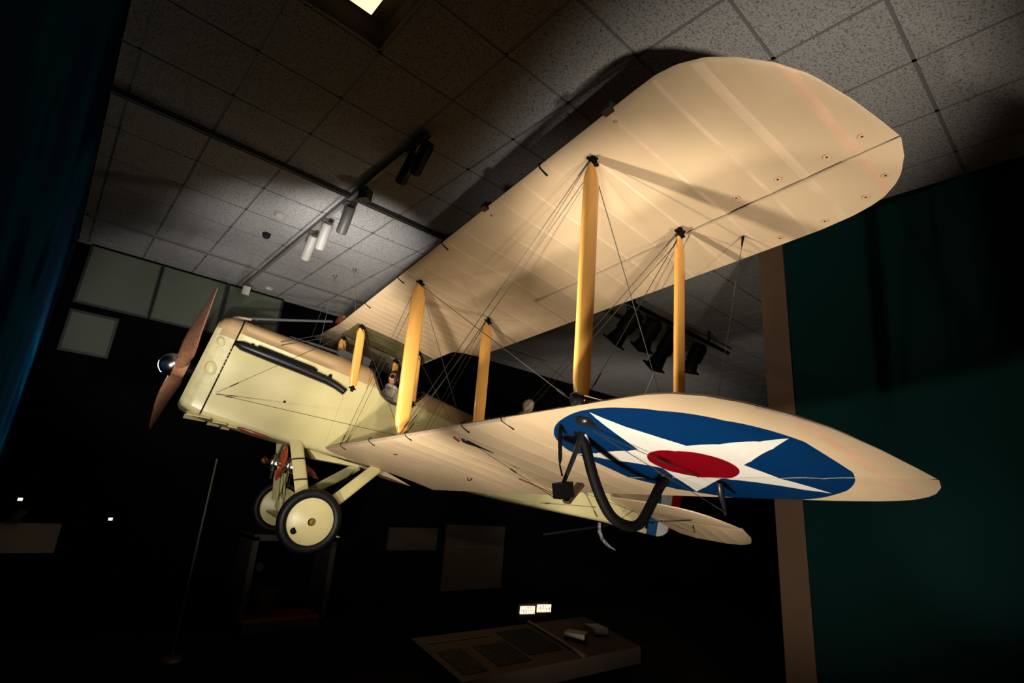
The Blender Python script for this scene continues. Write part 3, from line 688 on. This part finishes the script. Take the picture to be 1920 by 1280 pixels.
# cowling seams, bead lines, ports
q = MB(); h = half(1.47); q.tube([p + V((.0, .003 if p.y > .1 else 0, .003 if p.z > 1 else 0)) for p in h], .0045, 6)
q.build('cowl_seam', 'blackmatte', FUS, 50)
q = MB()
for k in range(8): q.box((1.476 - .006 * (k % 2), .437, .72 - .045 * k), (.014, .008, .016))
q.build('cowl_latch', 'shadedtan', FUS)
q = MB()
for k in range(10):
    x = 1.36 - .105 * k; q.box((x, .12, lerp(ZTt, x) - .008), (.016, .02, .05))
q.build('cylinder_tab', 'blackmatte', FUS)
for x in (.02, -1.5): MB().tube([(x, lerp(HWt, x) + .001, lerp(ZBt, x) + .08), (x, lerp(HWt, x) + .001, lerp(ZSt, x) - .02)], .0022, 5).build('panel_seam', 'shadedtan', FUS)
MB().lathe([(.016, 0), (.026, 0), (.026, .004), (.016, .004), (.016, 0)], (.675, .439, .338), (0, 1, 0), 20).build('port_ring', 'creamdark', FUS, 40)
MB().lathe([(0, 0), (.017, 0), (.017, .002), (0, .002)], (.675, .440, .338), (0, 1, 0), 20).build('port_hole', 'blackmatte', FUS, 40)
# bottom fairing bulge (sump) with louvres, copper intake
loops = []
for x, r in ((1.62, .02), (1.5, .10), (1.2, .16), (.8, .17), (.5, .12), (.3, .03)):
    loops.append([V((x, math.cos(a) * r * 1.7, lerp(ZBt, x) + .03 - abs(math.sin(a)) * r * .28 if math.sin(a) < 0 else lerp(ZBt, x) + .03)) for a in [2 * pi * i / 24 for i in range(24)]])
MB().loft(loops).build('sump_cover', 'creamdark', FUS, 50)
for k, (x0, x1) in enumerate(((1.60, 1.35), (1.32, 1.17), (1.15, 1.05))):
    for s in (1, -1): MB().box(((x0 + x1) / 2, s * .40, -.118), (x0 - x1, .085, .010), Matrix.Rotation(.13, 3, 'Y') @ Matrix.Rotation(-.5 * s, 3, 'X')).build('belly_louvre', 'cream', FUS)
MB().tube([(1.03, .385, -.10), (1.0, .385, -.115), (.72, .385, -.125), (.66, .38, -.11)], [.006, .03, .03, .008], 10).build('intake_scoop', 'brownwood', FUS, 50)
# exhaust manifold, both sides
for s in (1, -1):
    pts = [(1.46, .435, .80), (1.38, .445, .795), (1.0, .447, .79), (.6, .447, .785), (.30, .452, .775), (.16, .465, .75), (.05, .478, .715)]
    ex = MB().tube(pts, [.03, .060, .062, .060, .056, .05, .046], 14).build('exhaust_manifold', 'iron', FUS, 50, mirror=s < 0)
    MB().lathe([(.046, 0), (.046, .02), (.038, .02), (.036, -.05), (0, -.05)], (.052, .478, .716), (-.9, .1, -.35), 16).build('exhaust_outlet', 'blackmatte', ex, 40, mirror=s < 0)
    MB().box((.86, .470, .845), (.72, .012, .05), Matrix.Rotation(.0, 3, 'X')).build('manifold_plate', 'blackmatte', ex, mirror=s < 0)
    for k in range(6): MB().tube([(1.28 - .20 * k, .40, .855), (1.28 - .20 * k, .455, .845), (1.28 - .20 * k, .462, .80)], .024, 10).build('exhaust_stub', 'iron', ex, 50, mirror=s < 0)
# cockpit interior
cx = [x / 100 for x in range(-126, -9, 3)]
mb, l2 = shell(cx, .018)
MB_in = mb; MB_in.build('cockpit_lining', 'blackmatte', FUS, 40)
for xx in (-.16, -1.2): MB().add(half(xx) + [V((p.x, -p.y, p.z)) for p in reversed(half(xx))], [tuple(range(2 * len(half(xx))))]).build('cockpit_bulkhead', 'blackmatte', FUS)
for s in (1, -1):
    pr = []
    for k in range(34):
        x = -1.165 + (1.165 - .195) * k / 33; p = half(x)[-1]; pr.append(V((p.x, s * p.y, p.z)))
    MB().tube(pr, .019, 8).build('cockpit_padding', 'leather', FUS, 50)
    pr = []
    for k in range(20):
        x = -3.48 + .96 * k / 19; p = half(x)[-1]; pr.append(V((p.x, s * p.y, p.z)))
    MB().tube(pr, .016, 8).build('gun_ring_padding', 'leather', FUS, 50)
MB().box((-1.04, 0, .80), (.04, .5, .5)).build('seat_back', 'leather', FUS)
# windscreens
for (x, z, wd) in ((-.26, 1.26, .26), (-2.46, 1.20, .2)):
    q = MB().tube([(x, -wd / 2, z - .05), (x - .03, -wd / 2, z + .09), (x - .03, wd / 2, z + .09), (x, wd / 2, z - .05)], .006, 6); q.build('windscreen_frame', 'silver' if x < -2 else 'blackmatte', FUS)
# machine gun on the port cowling, ahead of the cockpit
gun = MB().tube([(.66, .15, 1.215), (.24, .15, 1.245)], .020, 10).tube([(.90, .15, 1.195), (.66, .15, 1.215)], .010, 8).build('machine_gun', 'gunmetal', PLANE, 50)
MB().box((.10, .15, 1.25), (.30, .07, .10), Matrix.Rotation(-.06, 3, 'Y')).box((-.12, .15, 1.27), (.20, .055, .13), Matrix.Rotation(-.05, 3, 'Y')).box((-.06, .15, 1.19), (.12, .04, .06)).build('receiver', 'gunmetal', gun)
MB().tube([(.45, .19, 1.20), (.02, .19, 1.17)], .010).tube([(.62, .12, 1.24), (.30, .12, 1.27)], .008).build('gas_tube', 'blackmatte', gun, 40)
MB().box((-.28, .15, 1.30), (.12, .05, .012)).box((-.28, .15, 1.23), (.12, .05, .012)).box((-.23, .15, 1.265), (.012, .05, .07)).box((-.33, .15, 1.265), (.012, .05, .09)).box((-.30, .18, 1.195), (.16, .06, .05), Matrix.Rotation(.3, 3, 'Y')).build('rear_sight', 'blackmatte', gun)
MB().tube([(-.33, .15, 1.27), (-.345, .15, 1.35)], .008).build('sight_post', 'blackmatte', gun)
MB().box((.0, .19, 1.165), (.42, .03, .05), Matrix.Rotation(-.04, 3, 'Y')).tube([(.1, .2, 1.12), (-.3, .2, 1.14), (-.36, .2, 1.10)], .010).build('gun_mount', 'silver', gun, 40)
# water pipe from the nose up to the wing, and small header tank
MB().tube([(1.60, .02, 1.13), (1.585, .02, 1.175), (1.54, .02, 1.195), (1.40, .02, 1.24)], [.018, .02, .021, .02], 10).build('water_pipe_elbow', 'paleleather', PLANE, 50)
MB().tube([(1.46, .02, 1.225), (1.0, .02, 1.42), (.45, .02, 1.66)], .019, 10).tube([(1.36, .02, 1.262), (1.34, .02, 1.272)], .027, 10).build('water_pipe', 'track', PLANE, 50)
loops = []
for t in (0, .05, .2, .5, .8, .95, 1):
    r = .05 * math.sin(pi * max(.08, min(.92, t))) ** .5; loops.append([V((.36 + math.cos(a) * r * .8, -.20 + .38 * t, 1.74 + math.sin(a) * r)) for a in [2 * pi * i / 14 for i in range(14)]])
MB().loft(loops).build('header_tank', 'brownwood', PLANE, 50)
# ---------------------------------------------------------------- propeller
pr = bpy.data.objects.new('propeller', None); S.collection.objects.link(pr); pr.parent = PLANE; pr.location = (1.875, 0, .365)
ang = 1.033; ud = V((0, math.sin(ang), math.cos(ang))); tn = V((0, -math.cos(ang), math.sin(ang)))   # span and tangential directions
for s in (1, -1):
    loops = []
    for t in [0, .04, .09, .14, .2, .27, .35, .45, .55, .65, .75, .84, .91, .96, .985, 1]:
        r = .02 + t * 1.44; c = lerp([(0, .15), (.06, .15), (.14, .17), (.3, .29), (.45, .32), (.7, .27), (.85, .18), (.94, .09), (1, .012)], t)
        th = lerp([(0, .13), (.08, .12), (.2, .075), (.4, .042), (.7, .022), (1, .006)], t); pit = math.atan2(2.2, 2 * pi * max(r, .17)) * (1 if t > .1 else .95)
        if t < .06: c *= .9
        lp = []
        for i in range(20):
            a = 2 * pi * i / 20; u = math.cos(a) * c / 2; v_ = math.sin(a) * th / 2 * (1.5 if math.sin(a) > 0 else .55)
            off = tn * s * (math.cos(pit) * u - math.sin(pit) * v_) + V((1, 0, 0)) * (math.sin(pit) * u + math.cos(pit) * v_)
            lp.append(ud * s * r + off)
        loops.append(lp)
    MB().loft(loops).build('blade', 'propwood', pr, 50)
MB().lathe([(.10, -.08), (.115, -.06), (.115, .06), (.10, .08)], (0, 0, 0), (1, 0, 0), 28).build('hub', 'propwood', pr, 40)
MB().lathe([(.0, .055), (.135, .055), (.143, .08), (.135, .13), (.115, .17), (.08, .205), (.04, .225), (0, .23)], (0, 0, 0), (1, 0, 0), 36).build('spinner', 'silver', pr, 60)
MB().lathe([(.0, -.16), (.06, -.16), (.07, -.08), (0, -.08)], (0, 0, 0), (1, 0, 0), 24).build('shaft', 'blackmatte', pr, 40)
# ---------------------------------------------------------------- undercarriage
WX, WZ, WY = -.025, -.892, .921
def flatleg(p, q, ch, th, parent=PLANE, straps=()):
    p, q = V(p), V(q); d = q - p; fw = V((1, 0, 0)); fw = (fw - d.normalized() * fw.dot(d.normalized())).normalized(); sd = d.normalized().cross(fw)
    loops = []
    for t in (0, .02, .5, .98, 1):
        k = 1 if 0 < t < 1 else .93
        loops.append([p + d * t + fw * math.cos(a) * ch / 2 * k + sd * math.sin(a) * th / 2 * (1 - .3 * math.cos(a)) for a in [2 * pi * i / 18 for i in range(18)]])
    o = MB().loft(loops).build('landing_gear_leg', 'cream', parent, 50)
    for t in straps:
        MB().loft([[p + d * (t + e) + fw * math.cos(a) * (ch / 2 + .004) + sd * math.sin(a) * (th / 2 + .004) * (1 - .3 * math.cos(a)) for a in [2 * pi * i / 18 for i in range(18)]] for e in (-.011, .011)]).build('leg_strap', 'leather', o, 50)
    return o
for s in (1, -1):
    flatleg((.36, s * .42, -.06), (.05, s * .80, -.80), .165, .045, straps=(.28, .58) if s > 0 else (.3,))
    flatleg((-.76, s * .40, -.07), (-.12, s * .80, -.80), .15, .045)
    wh = bpy.data.objects.new('wheel', None); S.collection.objects.link(wh); wh.parent = PLANE; wh.location = (WX, s * WY, WZ)
    mb = MB(); prof_t = [(.304 + .059 * math.cos(a), .059 * math.sin(a)) for a in [2 * pi * i / 16 for i in range(17)]]
    mb.lathe(prof_t, (0, 0, 0), (0, 1, 0), 64).build('tyre', 'rubber', wh, 60)
    MB().lathe([(.262, -.035), (.268, .03), (.255, .038), (.15, .062), (.03, .088), (0, .09)] if True else [], (0, 0, 0), (0, s, 0), 64).build('wheel_disc', 'cream', wh, 25)
    MB().lathe([(.265, .034), (.03, -.08), (0, -.08)], (0, 0, 0), (0, -s, 0), 64).lathe([(.265, -.03), (.16, -.05), (.03, -.08), (0, -.08)], (0, 0, 0), (0, s, 0), 64).build('inner_disc', 'cream', wh, 25)
    MB().lathe([(0, .07), (.034, .07), (.036, .10), (.026, .112), (0, .114)], (0, 0, 0), (0, s, 0), 24).build('hub_cap', 'brass', wh, 30)
    MB().lathe([(.034, .08), (.042, .08), (.042, .095), (.034, .095)], (0, 0, 0), (0, s, 0), 24).build('hub_ring', 'blackmatte', wh, 30)
    if s > 0: hx, hz = .145, -.135
    else: hx, hz = .165, -.115
    MB().lathe([(0, 0), (.037, 0), (.037, .004), (0, .004)], (hx, s * .0525, hz), (0, s, 0), 24).build('valve_opening', 'blackmatte', wh, 30)
    # axle bungee housing
    MB().tube([(.05, s * .79, -.72), (.0, s * .80, -.88), (-.05, s * .80, -.98)], [.07, .12, .05], 14, sx=.5).build('bungee_housing', 'cream', PLANE, 50)
loops = []
for y in (-.86, -.84, .84, .86):
    k = .9 if abs(y) > .85 else 1
    loops.append([V((-.16 + math.cos(a) * .30 * k, y, -.985 + math.sin(a) * .035 * k * (1 + .5 * math.cos(a)))) for a in [2 * pi * i / 22 for i in range(22)]])
MB().loft(loops).build('spreader_bar', 'cream', PLANE, 50)
MB().tube([(WX, -.98, WZ), (WX, .98, WZ)], .02, 10).build('axle', 'iron', PLANE, 50)
wires([((.33, .42, -.10), (.05, -.78, -.78)), ((.33, -.42, -.10), (.05, .78, -.78)), ((.30, -.42, -.10), (.02, -.72, -.80)), ((.35, -.40, -.10), (.06, -.72, -.80)), ((-.72, .38, -.12), (-.1, -.78, -.78)), ((-.72, -.38, -.12), (-.1, .78, -.78))], .2, .003)
for (x, y, z, big) in ((.31, .10, -.36, 1), (.45, -.22, -.37, 0)):    # wind-driven pumps
    wp = bpy.data.objects.new('wind_pump', None); S.collection.objects.link(wp); wp.parent = PLANE; wp.location = (x, y, z)
    MB().lathe([(0, .06), (.05, .05), (.075, .0), (.085, -.08), (.07, -.15), (.05, -.2), (0, -.22)], (-.05, 0, 0), (1, 0, 0), 20).build('pump_body', 'silver', wp, 50)
    MB().lathe([(.10, -.02), (.105, 0), (.10, .02)], (-.03, 0, 0), (1, 0, 0), 20).build('pump_ring', 'silver', wp, 40)
    loops = []
    a0 = .45 if big else 1.5; u_ = V((.15, math.sin(a0), math.cos(a0))).normalized(); t_ = V((0, -math.cos(a0), math.sin(a0)))
    for k in range(-8, 9):
        t = k / 8; c = .028 + .05 * math.sin(pi * min(1, abs(t) * 1.1)) ** 1.0 * .6; pit = .7
        c = max(.01, c * (1 if abs(t) < .95 else .5)); th = .03 * (1 - .8 * abs(t))
        loops.append([u_ * t * .235 + (t_ * math.copysign(1, t) * math.cos(pit) + V((1, 0, 0)) * math.sin(pit)) * math.cos(a) * c + V((1, 0, 0)) * math.sin(a) * th + V((.05, 0, 0)) for a in [2 * pi * i / 12 for i in range(12)]])
    MB().loft(loops).build('pump_propeller', mat('red_varnish', (.38, .075, .03), .25, coat=.5) if big else 'brownwood', wp, 50)
    MB().lathe([(.0, .09), (.025, .085), (.038, .05), (.038, .02), (0, .02)], (.02, 0, 0), (1, 0, 0), 16).build('pump_hub', 'brownwood', wp, 50)
    MB().tube([(-.07, .0, .28), (-.06, 0, .0), (-.07, .1, -.20)], .012).build('pump_bracket', 'silver', wp, 40)
MB().tube([(.12, -.05, -.30), (.04, -.05, -.33), (-.08, -.05, -.37), (-.19, -.05, -.41)], [.03, .06, .05, .004], 14).build('fuel_pump_fairing', 'brownwood', PLANE, 50)
MB().prism([(.14, -.10), (-.55, -.10), (-.55, -.125), (.0, -.19)], lambda u, v_, w_: V((u, .0 + w_, v_)), .5).build('belly_radiator', 'cream', FUS)
# ---------------------------------------------------------------- tail
def flat_surface(outline, fn, t, name, m, parent=PLANE, smooth=30): return MB().prism(outline, fn, t).build(name, m, parent, smooth)
def tz(x): return .655 + (x + 6.45) * .045
LEs = [(.04, -5.20), (.8, -5.28), (1.35, -5.38), (1.65, -5.55), (1.85, -5.85), (1.96, -6.2), (2.0, -6.44)]
for s in (1, -1):
    loops = []
    for y in [.03, .3, .6, .9, 1.2, 1.5, 1.7, 1.82, 1.9, 1.96, 1.995]:
        xl = lerp(LEs, y); n = 10; lo_ = []; up_ = []
        for k in range(n + 1):
            t = k / n; x = xl + (-6.43 - xl) * t; th = .024 * math.sin(pi * min(1, t * .75 + .08)) ** .6 * min(1, (2.02 - y) * 4 + .2)
            lo_.append(V((x, s * y, tz(x) - th))); up_.append(V((x, s * y, tz(x) + th)))
        loops.append(lo_ + up_[::-1])
    tp = MB().loft(loops).build('tailplane', 'fabric', PLANE, 40)
    TEs = [(.10, -6.75), (.25, -7.05), (.5, -7.18), (1.2, -7.2), (1.6, -7.15), (1.85, -6.98), (1.97, -6.75), (2.0, -6.5)]
    loops = []
    for y in [.10, .18, .27, .29, .31, .56, .59, .61, .64, .88, .90, .92, 1.2, 1.22, 1.24, 1.5, 1.52, 1.54, 1.7, 1.82, 1.9, 1.96, 1.995]:
        xt = lerp(TEs, y); lo_ = []; up_ = []; n = 8; rib = .004 if y in (.29, .59, .61, .90, 1.22, 1.52) else 0
        for k in range(n + 1):
            t = k / n; x = -6.455 + (xt + 6.455) * t; th = .022 * (1 - t * .8) + rib; z = .655 + (x + 6.455) * .22
            lo_.append(V((x, s * y, z - th))); up_.append(V((x, s * y, z + th)))
        loops.append(lo_ + up_[::-1])
    MB().loft(loops).build('elevator', 'fabric', tp, 40)
    MB().tube([(-6.5, s * 1.0, .62), (-6.58, s * 1.0, .50)], [.012, .006]).tube([(-6.5, s * 1.0, .62), (-6.60, s * 1.0, .62)], .008).build('elevator_horn', 'silver', tp)
    wires([((-5.3, s * .14, .28), (-6.1, s * 1.35, .66)), ((-6.58, s * 1.0, .50), (-4.6, s * .25, .6))], 0, .004)
    MB().tube([(-5.45, s * .12, .29), (-6.2, s * 1.25, .66)], .012, 8, sx=.6).build('tailplane_strut', 'blackmatte', PLANE, 40)
wires([((-4.45, .25, .72), (-4.95, .20, .30)), ((-4.38, .25, .72), (-4.98, .20, .30)), ((-4.25, .24, .75), (-6.2, .06, .60)), ((-3.6, .31, .20), (-4.9, .19, .45)), ((-2.2, .38, .62), (-4.2, .27, .70))], .1, .0025)
fin = flat_surface([(-5.35, .80), (-5.9, 1.35), (-6.2, 1.62), (-6.44, 1.70), (-6.44, .70), (-6.0, .74)], lambda u, v_, w_: V((u, w_, v_)), .035, 'fin', 'fabric')
def rudder_mat():
    m = bpy.data.materials.new('striped_fabric'); m.use_nodes = True; nt = m.node_tree; n = nt.nodes; L = nt.links; b = n['Principled BSDF']; b.inputs['Roughness'].default_value = .45
    tc = n.new('ShaderNodeTexCoord'); sp = n.new('ShaderNodeSeparateXYZ'); L.new(tc.outputs['Object'], sp.inputs[0])
    mr = n.new('ShaderNodeMapRange'); mr.inputs[1].default_value = -7.31; mr.inputs[2].default_value = -6.45; L.new(sp.outputs[0], mr.inputs[0])
    r = n.new('ShaderNodeValToRGB'); L.new(mr.outputs[0], r.inputs[0]); r.color_ramp.interpolation = 'CONSTANT'
    r.color_ramp.elements[0].color = (.30, .004, .012, 1); r.color_ramp.elements[1].position = .345; r.color_ramp.elements[1].color = (.62, .60, .57, 1)
    k = r.color_ramp.elements.new(.70); k.color = (.006, .075, .24, 1); L.new(r.outputs[0], b.inputs['Base Color']); return m
M['stripes'] = rudder_mat()
ro = [(-6.46, .33), (-6.62, .335), (-6.76, .35), (-6.90, .40), (-7.03, .50), (-7.13, .63), (-7.21, .8), (-7.27, 1.0), (-7.30, 1.2), (-7.29, 1.45), (-7.2, 1.68), (-7.02, 1.85), (-6.8, 1.92), (-6.6, 1.88), (-6.46, 1.76)]
flat_surface(ro, lambda u, v_, w_: V((u, w_, v_)), .04, 'rudder', 'stripes')
MB().tube([(-6.42, .05, .56), (-6.55, .05, .54)], .01).box((-6.37, .05, .47), (.03, .03, .12)).build('rudder_horn', 'blackmatte', PLANE)
MB().tube([(-5.22, 0, .24), (-5.25, 0, .10), (-5.36, 0, -.02), (-5.52, 0, -.09), (-5.72, 0, -.13)], [.03, .035, .035, .03, .012], 10).build('tail_skid', mat('worn_skid', (.02, .02, .02), .6, noise=.8, scale=25, col2=(.25, .25, .26)), PLANE, 50)
# ================================================================== suspension cables (separate things)
def cable(p, q, lab, r=.003):
    p, q = V(p), V(q); o = thing('hanging_cable', lab, 'cable', q, group=None); d = p - q
    MB().tube([V((0, 0, 0)), d], r, 6).build('strand', 'cable', o); MB().tube([d - V((0, 0, .06)), d], .012, 8).lathe([(0, 0), (.03, 0), (.03, -.01), (0, -.01)], d, (0, 0, 1), 12).build('ceiling_anchor', 'cable', o)
cable((2.63, 6.45, CEIL - .004), PW(.20, .30, 1.69), 'thin steel cable from the lit ceiling tiles to the wing centre')
cable((2.94, 8.2, CEIL - .004), PW(.45, -1.2, 1.64), 'thin steel cable from the ceiling near the back wall to the far wing')
cable((2.55, 6.9, CEIL - .004), PW(.02, -.55, -.72), 'long thin steel cable passing in front of the fuselage to the landing gear')
cable((7.9, 5.0, CEIL - .004), PW(-5.2, .0, .86), 'thin steel cable dropping to the tail in the dark')
# ================================================================== figures in the cockpits
def skin_body(name, joints, edges, radii, m, parent, sub=2):
    me = bpy.data.meshes.new(name); me.from_pydata(joints, edges, []); me.materials.append(M[m]); o = bpy.data.objects.new(name, me); S.collection.objects.link(o); o.parent = parent
    md = o.modifiers.new('skin', 'SKIN'); md.use_smooth_shade = True
    for i, v_ in enumerate(me.skin_vertices[0].data): v_.radius = radii[i] if isinstance(radii[i], tuple) else (radii[i], radii[i]); v_.use_root = (i == 0)
    s_ = o.modifiers.new('sub', 'SUBSURF'); s_.levels = sub; s_.render_levels = sub; return o
def head_mesh(name, m, parent, mw, grow=0, face_cut=False, ball_only=False):
    """head 0.23 tall, looking along +x; grow makes a helmet shell"""
    mb = MB(); n, k_ = 36, 26; loops = []
    for i in range(k_ + 1):
        t = pi * i / k_; q = max(math.sin(t), 1e-3); lp = []
        for j in range(n):
            a = 2 * pi * j / n; x, y, z = q * math.cos(a), q * math.sin(a), math.cos(t)
            p = V((x * .095, y * .076, z * .118))
            if z < -.1: p.y *= 1 - .28 * sm((-z - .1) / .8); p.x *= 1 - .12 * sm((-z - .1) / .8) if x > 0 else 1 - .35 * sm((-z - .1) / .8)
            if not ball_only and x > 0:
                fy = math.exp(-(y / .14) ** 2)
                p.x += .026 * fy * math.exp(-((z + .18) / .13) ** 2) * (1 if z < .1 else 1)        # nose
                p.x += .007 * math.exp(-((z - .20) / .08) ** 2) * math.exp(-(y / .6) ** 2)           # brow
                p.x -= .012 * math.exp(-((z - .04) / .08) ** 2) * math.exp(-((abs(y) - .38) / .2) ** 2)   # eye sockets
                p.x += .007 * math.exp(-((z + .46) / .05) ** 2) * math.exp(-(y / .3) ** 2)            # upper lip
                p.x += .006 * math.exp(-((z + .60) / .05) ** 2) * math.exp(-(y / .28) ** 2)           # lower lip
                p.x -= .005 * math.exp(-((z + .53) / .03) ** 2) * math.exp(-(y / .3) ** 2)
                p.x += .012 * math.exp(-((z + .85) / .12) ** 2) * math.exp(-(y / .35) ** 2)           # chin
            nrm = V((p.x / .095, p.y / .076, p.z / .118)).normalized(); lp.append(p + nrm * grow)
        loops.append(lp)
    mb.loft(loops)
    if face_cut:
        keep = []; mi = []
        for f, m_ in zip(mb.f, mb.mi):
            c = sum((V(mb.v[i]) for i in f), V()) / len(f)
            if c.x > .030 and c.z < .062 and abs(c.y) < .062: continue
            if c.z < -.10 and c.x > -.02: continue
            keep.append(f); mi.append(m_)
        mb.f, mb.mi = keep, mi
    o = mb.build(name, m, parent, 60); o.matrix_local = mw; return o
def figure(loc, yaw, pitch, lab, coat, helmet, goggles, lean=0, hands=True):
    o = thing('person', lab, 'person', mw=WM @ Matrix.Translation(loc) @ Matrix.Rotation(yaw, 4, 'Z'))
    # torso rises from the seat at z=0 (seat) to the shoulders at .52, head centre .76
    lx = lean
    J = [(-.02, 0, .05), (0 + lx * .4, 0, .25), (lx * .8, 0, .42), (lx, 0, .50), (lx + .015, 0, .58),
         (lx, .13, .485), (lx + .03, .19, .44), (lx + .12, .22, .24), (lx + .33, .16, .17),
         (lx, -.13, .485), (lx + .03, -.19, .44), (lx + .12, -.22, .24), (lx + .33, -.16, .17), (.2, .1, .03), (.5, .11, .02), (.2, -.1, .03), (.5, -.11, .02)]
    E_ = [(0, 1), (1, 2), (2, 3), (3, 4), (3, 5), (5, 6), (6, 7), (7, 8), (3, 9), (9, 10), (10, 11), (11, 12), (0, 13), (13, 14), (0, 15), (15, 16)]
    R_ = [(.15, .12), (.16, .12), (.17, .125), (.11, .09), .055, .085, .075, .055, .038, .085, .075, .055, .038, .09, .065, .09, .065]
    skin_body('body', J, E_, R_, coat, o)
    T = Matrix.Translation((lx + .04, 0, .72)) @ Matrix.Rotation(pitch, 4, 'Y')
    head_mesh('head', 'skin' if helmet != 'paleleather' else 'paleleather', o, T)
    hl = head_mesh('flying_helmet', helmet, o, T, .009, True, True)
    MB().tube([(.035, s * .072, -.02 - .0) if k == 0 else (.03, s * .06, -.10) if k == 1 else (.055, s * .02, -.125) for s in (1,) for k in range(3)], .008).tube([(.035, -.072, -.02), (.03, -.06, -.10), (.055, -.02, -.125)], .008).build('chin_strap', helmet, hl, 50)
    q = MB()
    for s in (1, -1): q.ball((-.005, s * .083, -.012), (.028, .012, .034), 12)
    q.build('ear_flap', helmet, hl, 60)
    if goggles:
        g = MB()
        for s in (1, -1): g.lathe([(.0, 0), (.026, 0), (.029, .012), (.026, .024), (.022, .022), (0, .018)], (.078, s * .034, .008), (1, s * .25, 0), 18)
        g.tube([(.094, -.014, .01), (.094, .014, .01)], .006)
        go = g.build('goggles', 'blackmatte', o, 50); go.matrix_local = T
        for s in (1, -1): MB().lathe([(0, 0), (.021, 0), (0, .005)], (.097, s * .038, .008), (1, s * .25, 0), 18).build('lens', 'glass', go, 50)
        g = MB(); g.tube([(.08 * math.cos(a) * 1.3, .086 * math.sin(a), .012) for a in [math.radians(k) for k in range(35, 330, 15)]], .008, 6, sx=1.2); g.build('goggle_strap', 'leather', go, 50)
    cl = MB().tube([(lx + .02 + .075 * math.cos(a), .085 * math.sin(a), .575 + .02 * math.cos(a)) for a in [2 * pi * k / 16 for k in range(17)]], .030, 8); cl.build('collar', coat, o, 50)
    if hands:
        for s in (1, -1):
            b = V((lx + .36, s * .15, .17)); J = [tuple(b), tuple(b + V((.04, 0, .0))), tuple(b + V((.08, 0, .005)))]; E2 = [(0, 1), (1, 2)]; R2 = [.028, (.038, .020), (.036, .016)]
            for k, (dy, L) in enumerate(((-.030, .055), (-.010, .065), (.010, .062), (.029, .048))):
                i = len(J); J += [tuple(b + V((.09, dy * s, .0))), tuple(b + V((.09 + L * .55, dy * s, -.015))), tuple(b + V((.09 + L * .6, dy * s, -.045)))]; E2 += [(2, i), (i, i + 1), (i + 1, i + 2)]; R2 += [.0095, .0088, .0075]
            i = len(J); J += [tuple(b + V((.045, -s * .040, .0))), tuple(b + V((.085, -s * .052, -.02)))]; E2 += [(1, i), (i, i + 1)]; R2 += [.011, .009]
            skin_body('hand', J, E2, R2, 'leather', o, 1)
    return o
figure((-.72, 0, .52), math.radians(28), .05, 'person in brown leather helmet, dark goggles and grey coat seated in the front cockpit', 'coat', 'dleather', True)
figure((-2.98, .02, .97), math.radians(170), .35, 'person in pale leather helmet and coat bent forward in the rear cockpit', 'paleleather', 'paleleather', False, .06, True)
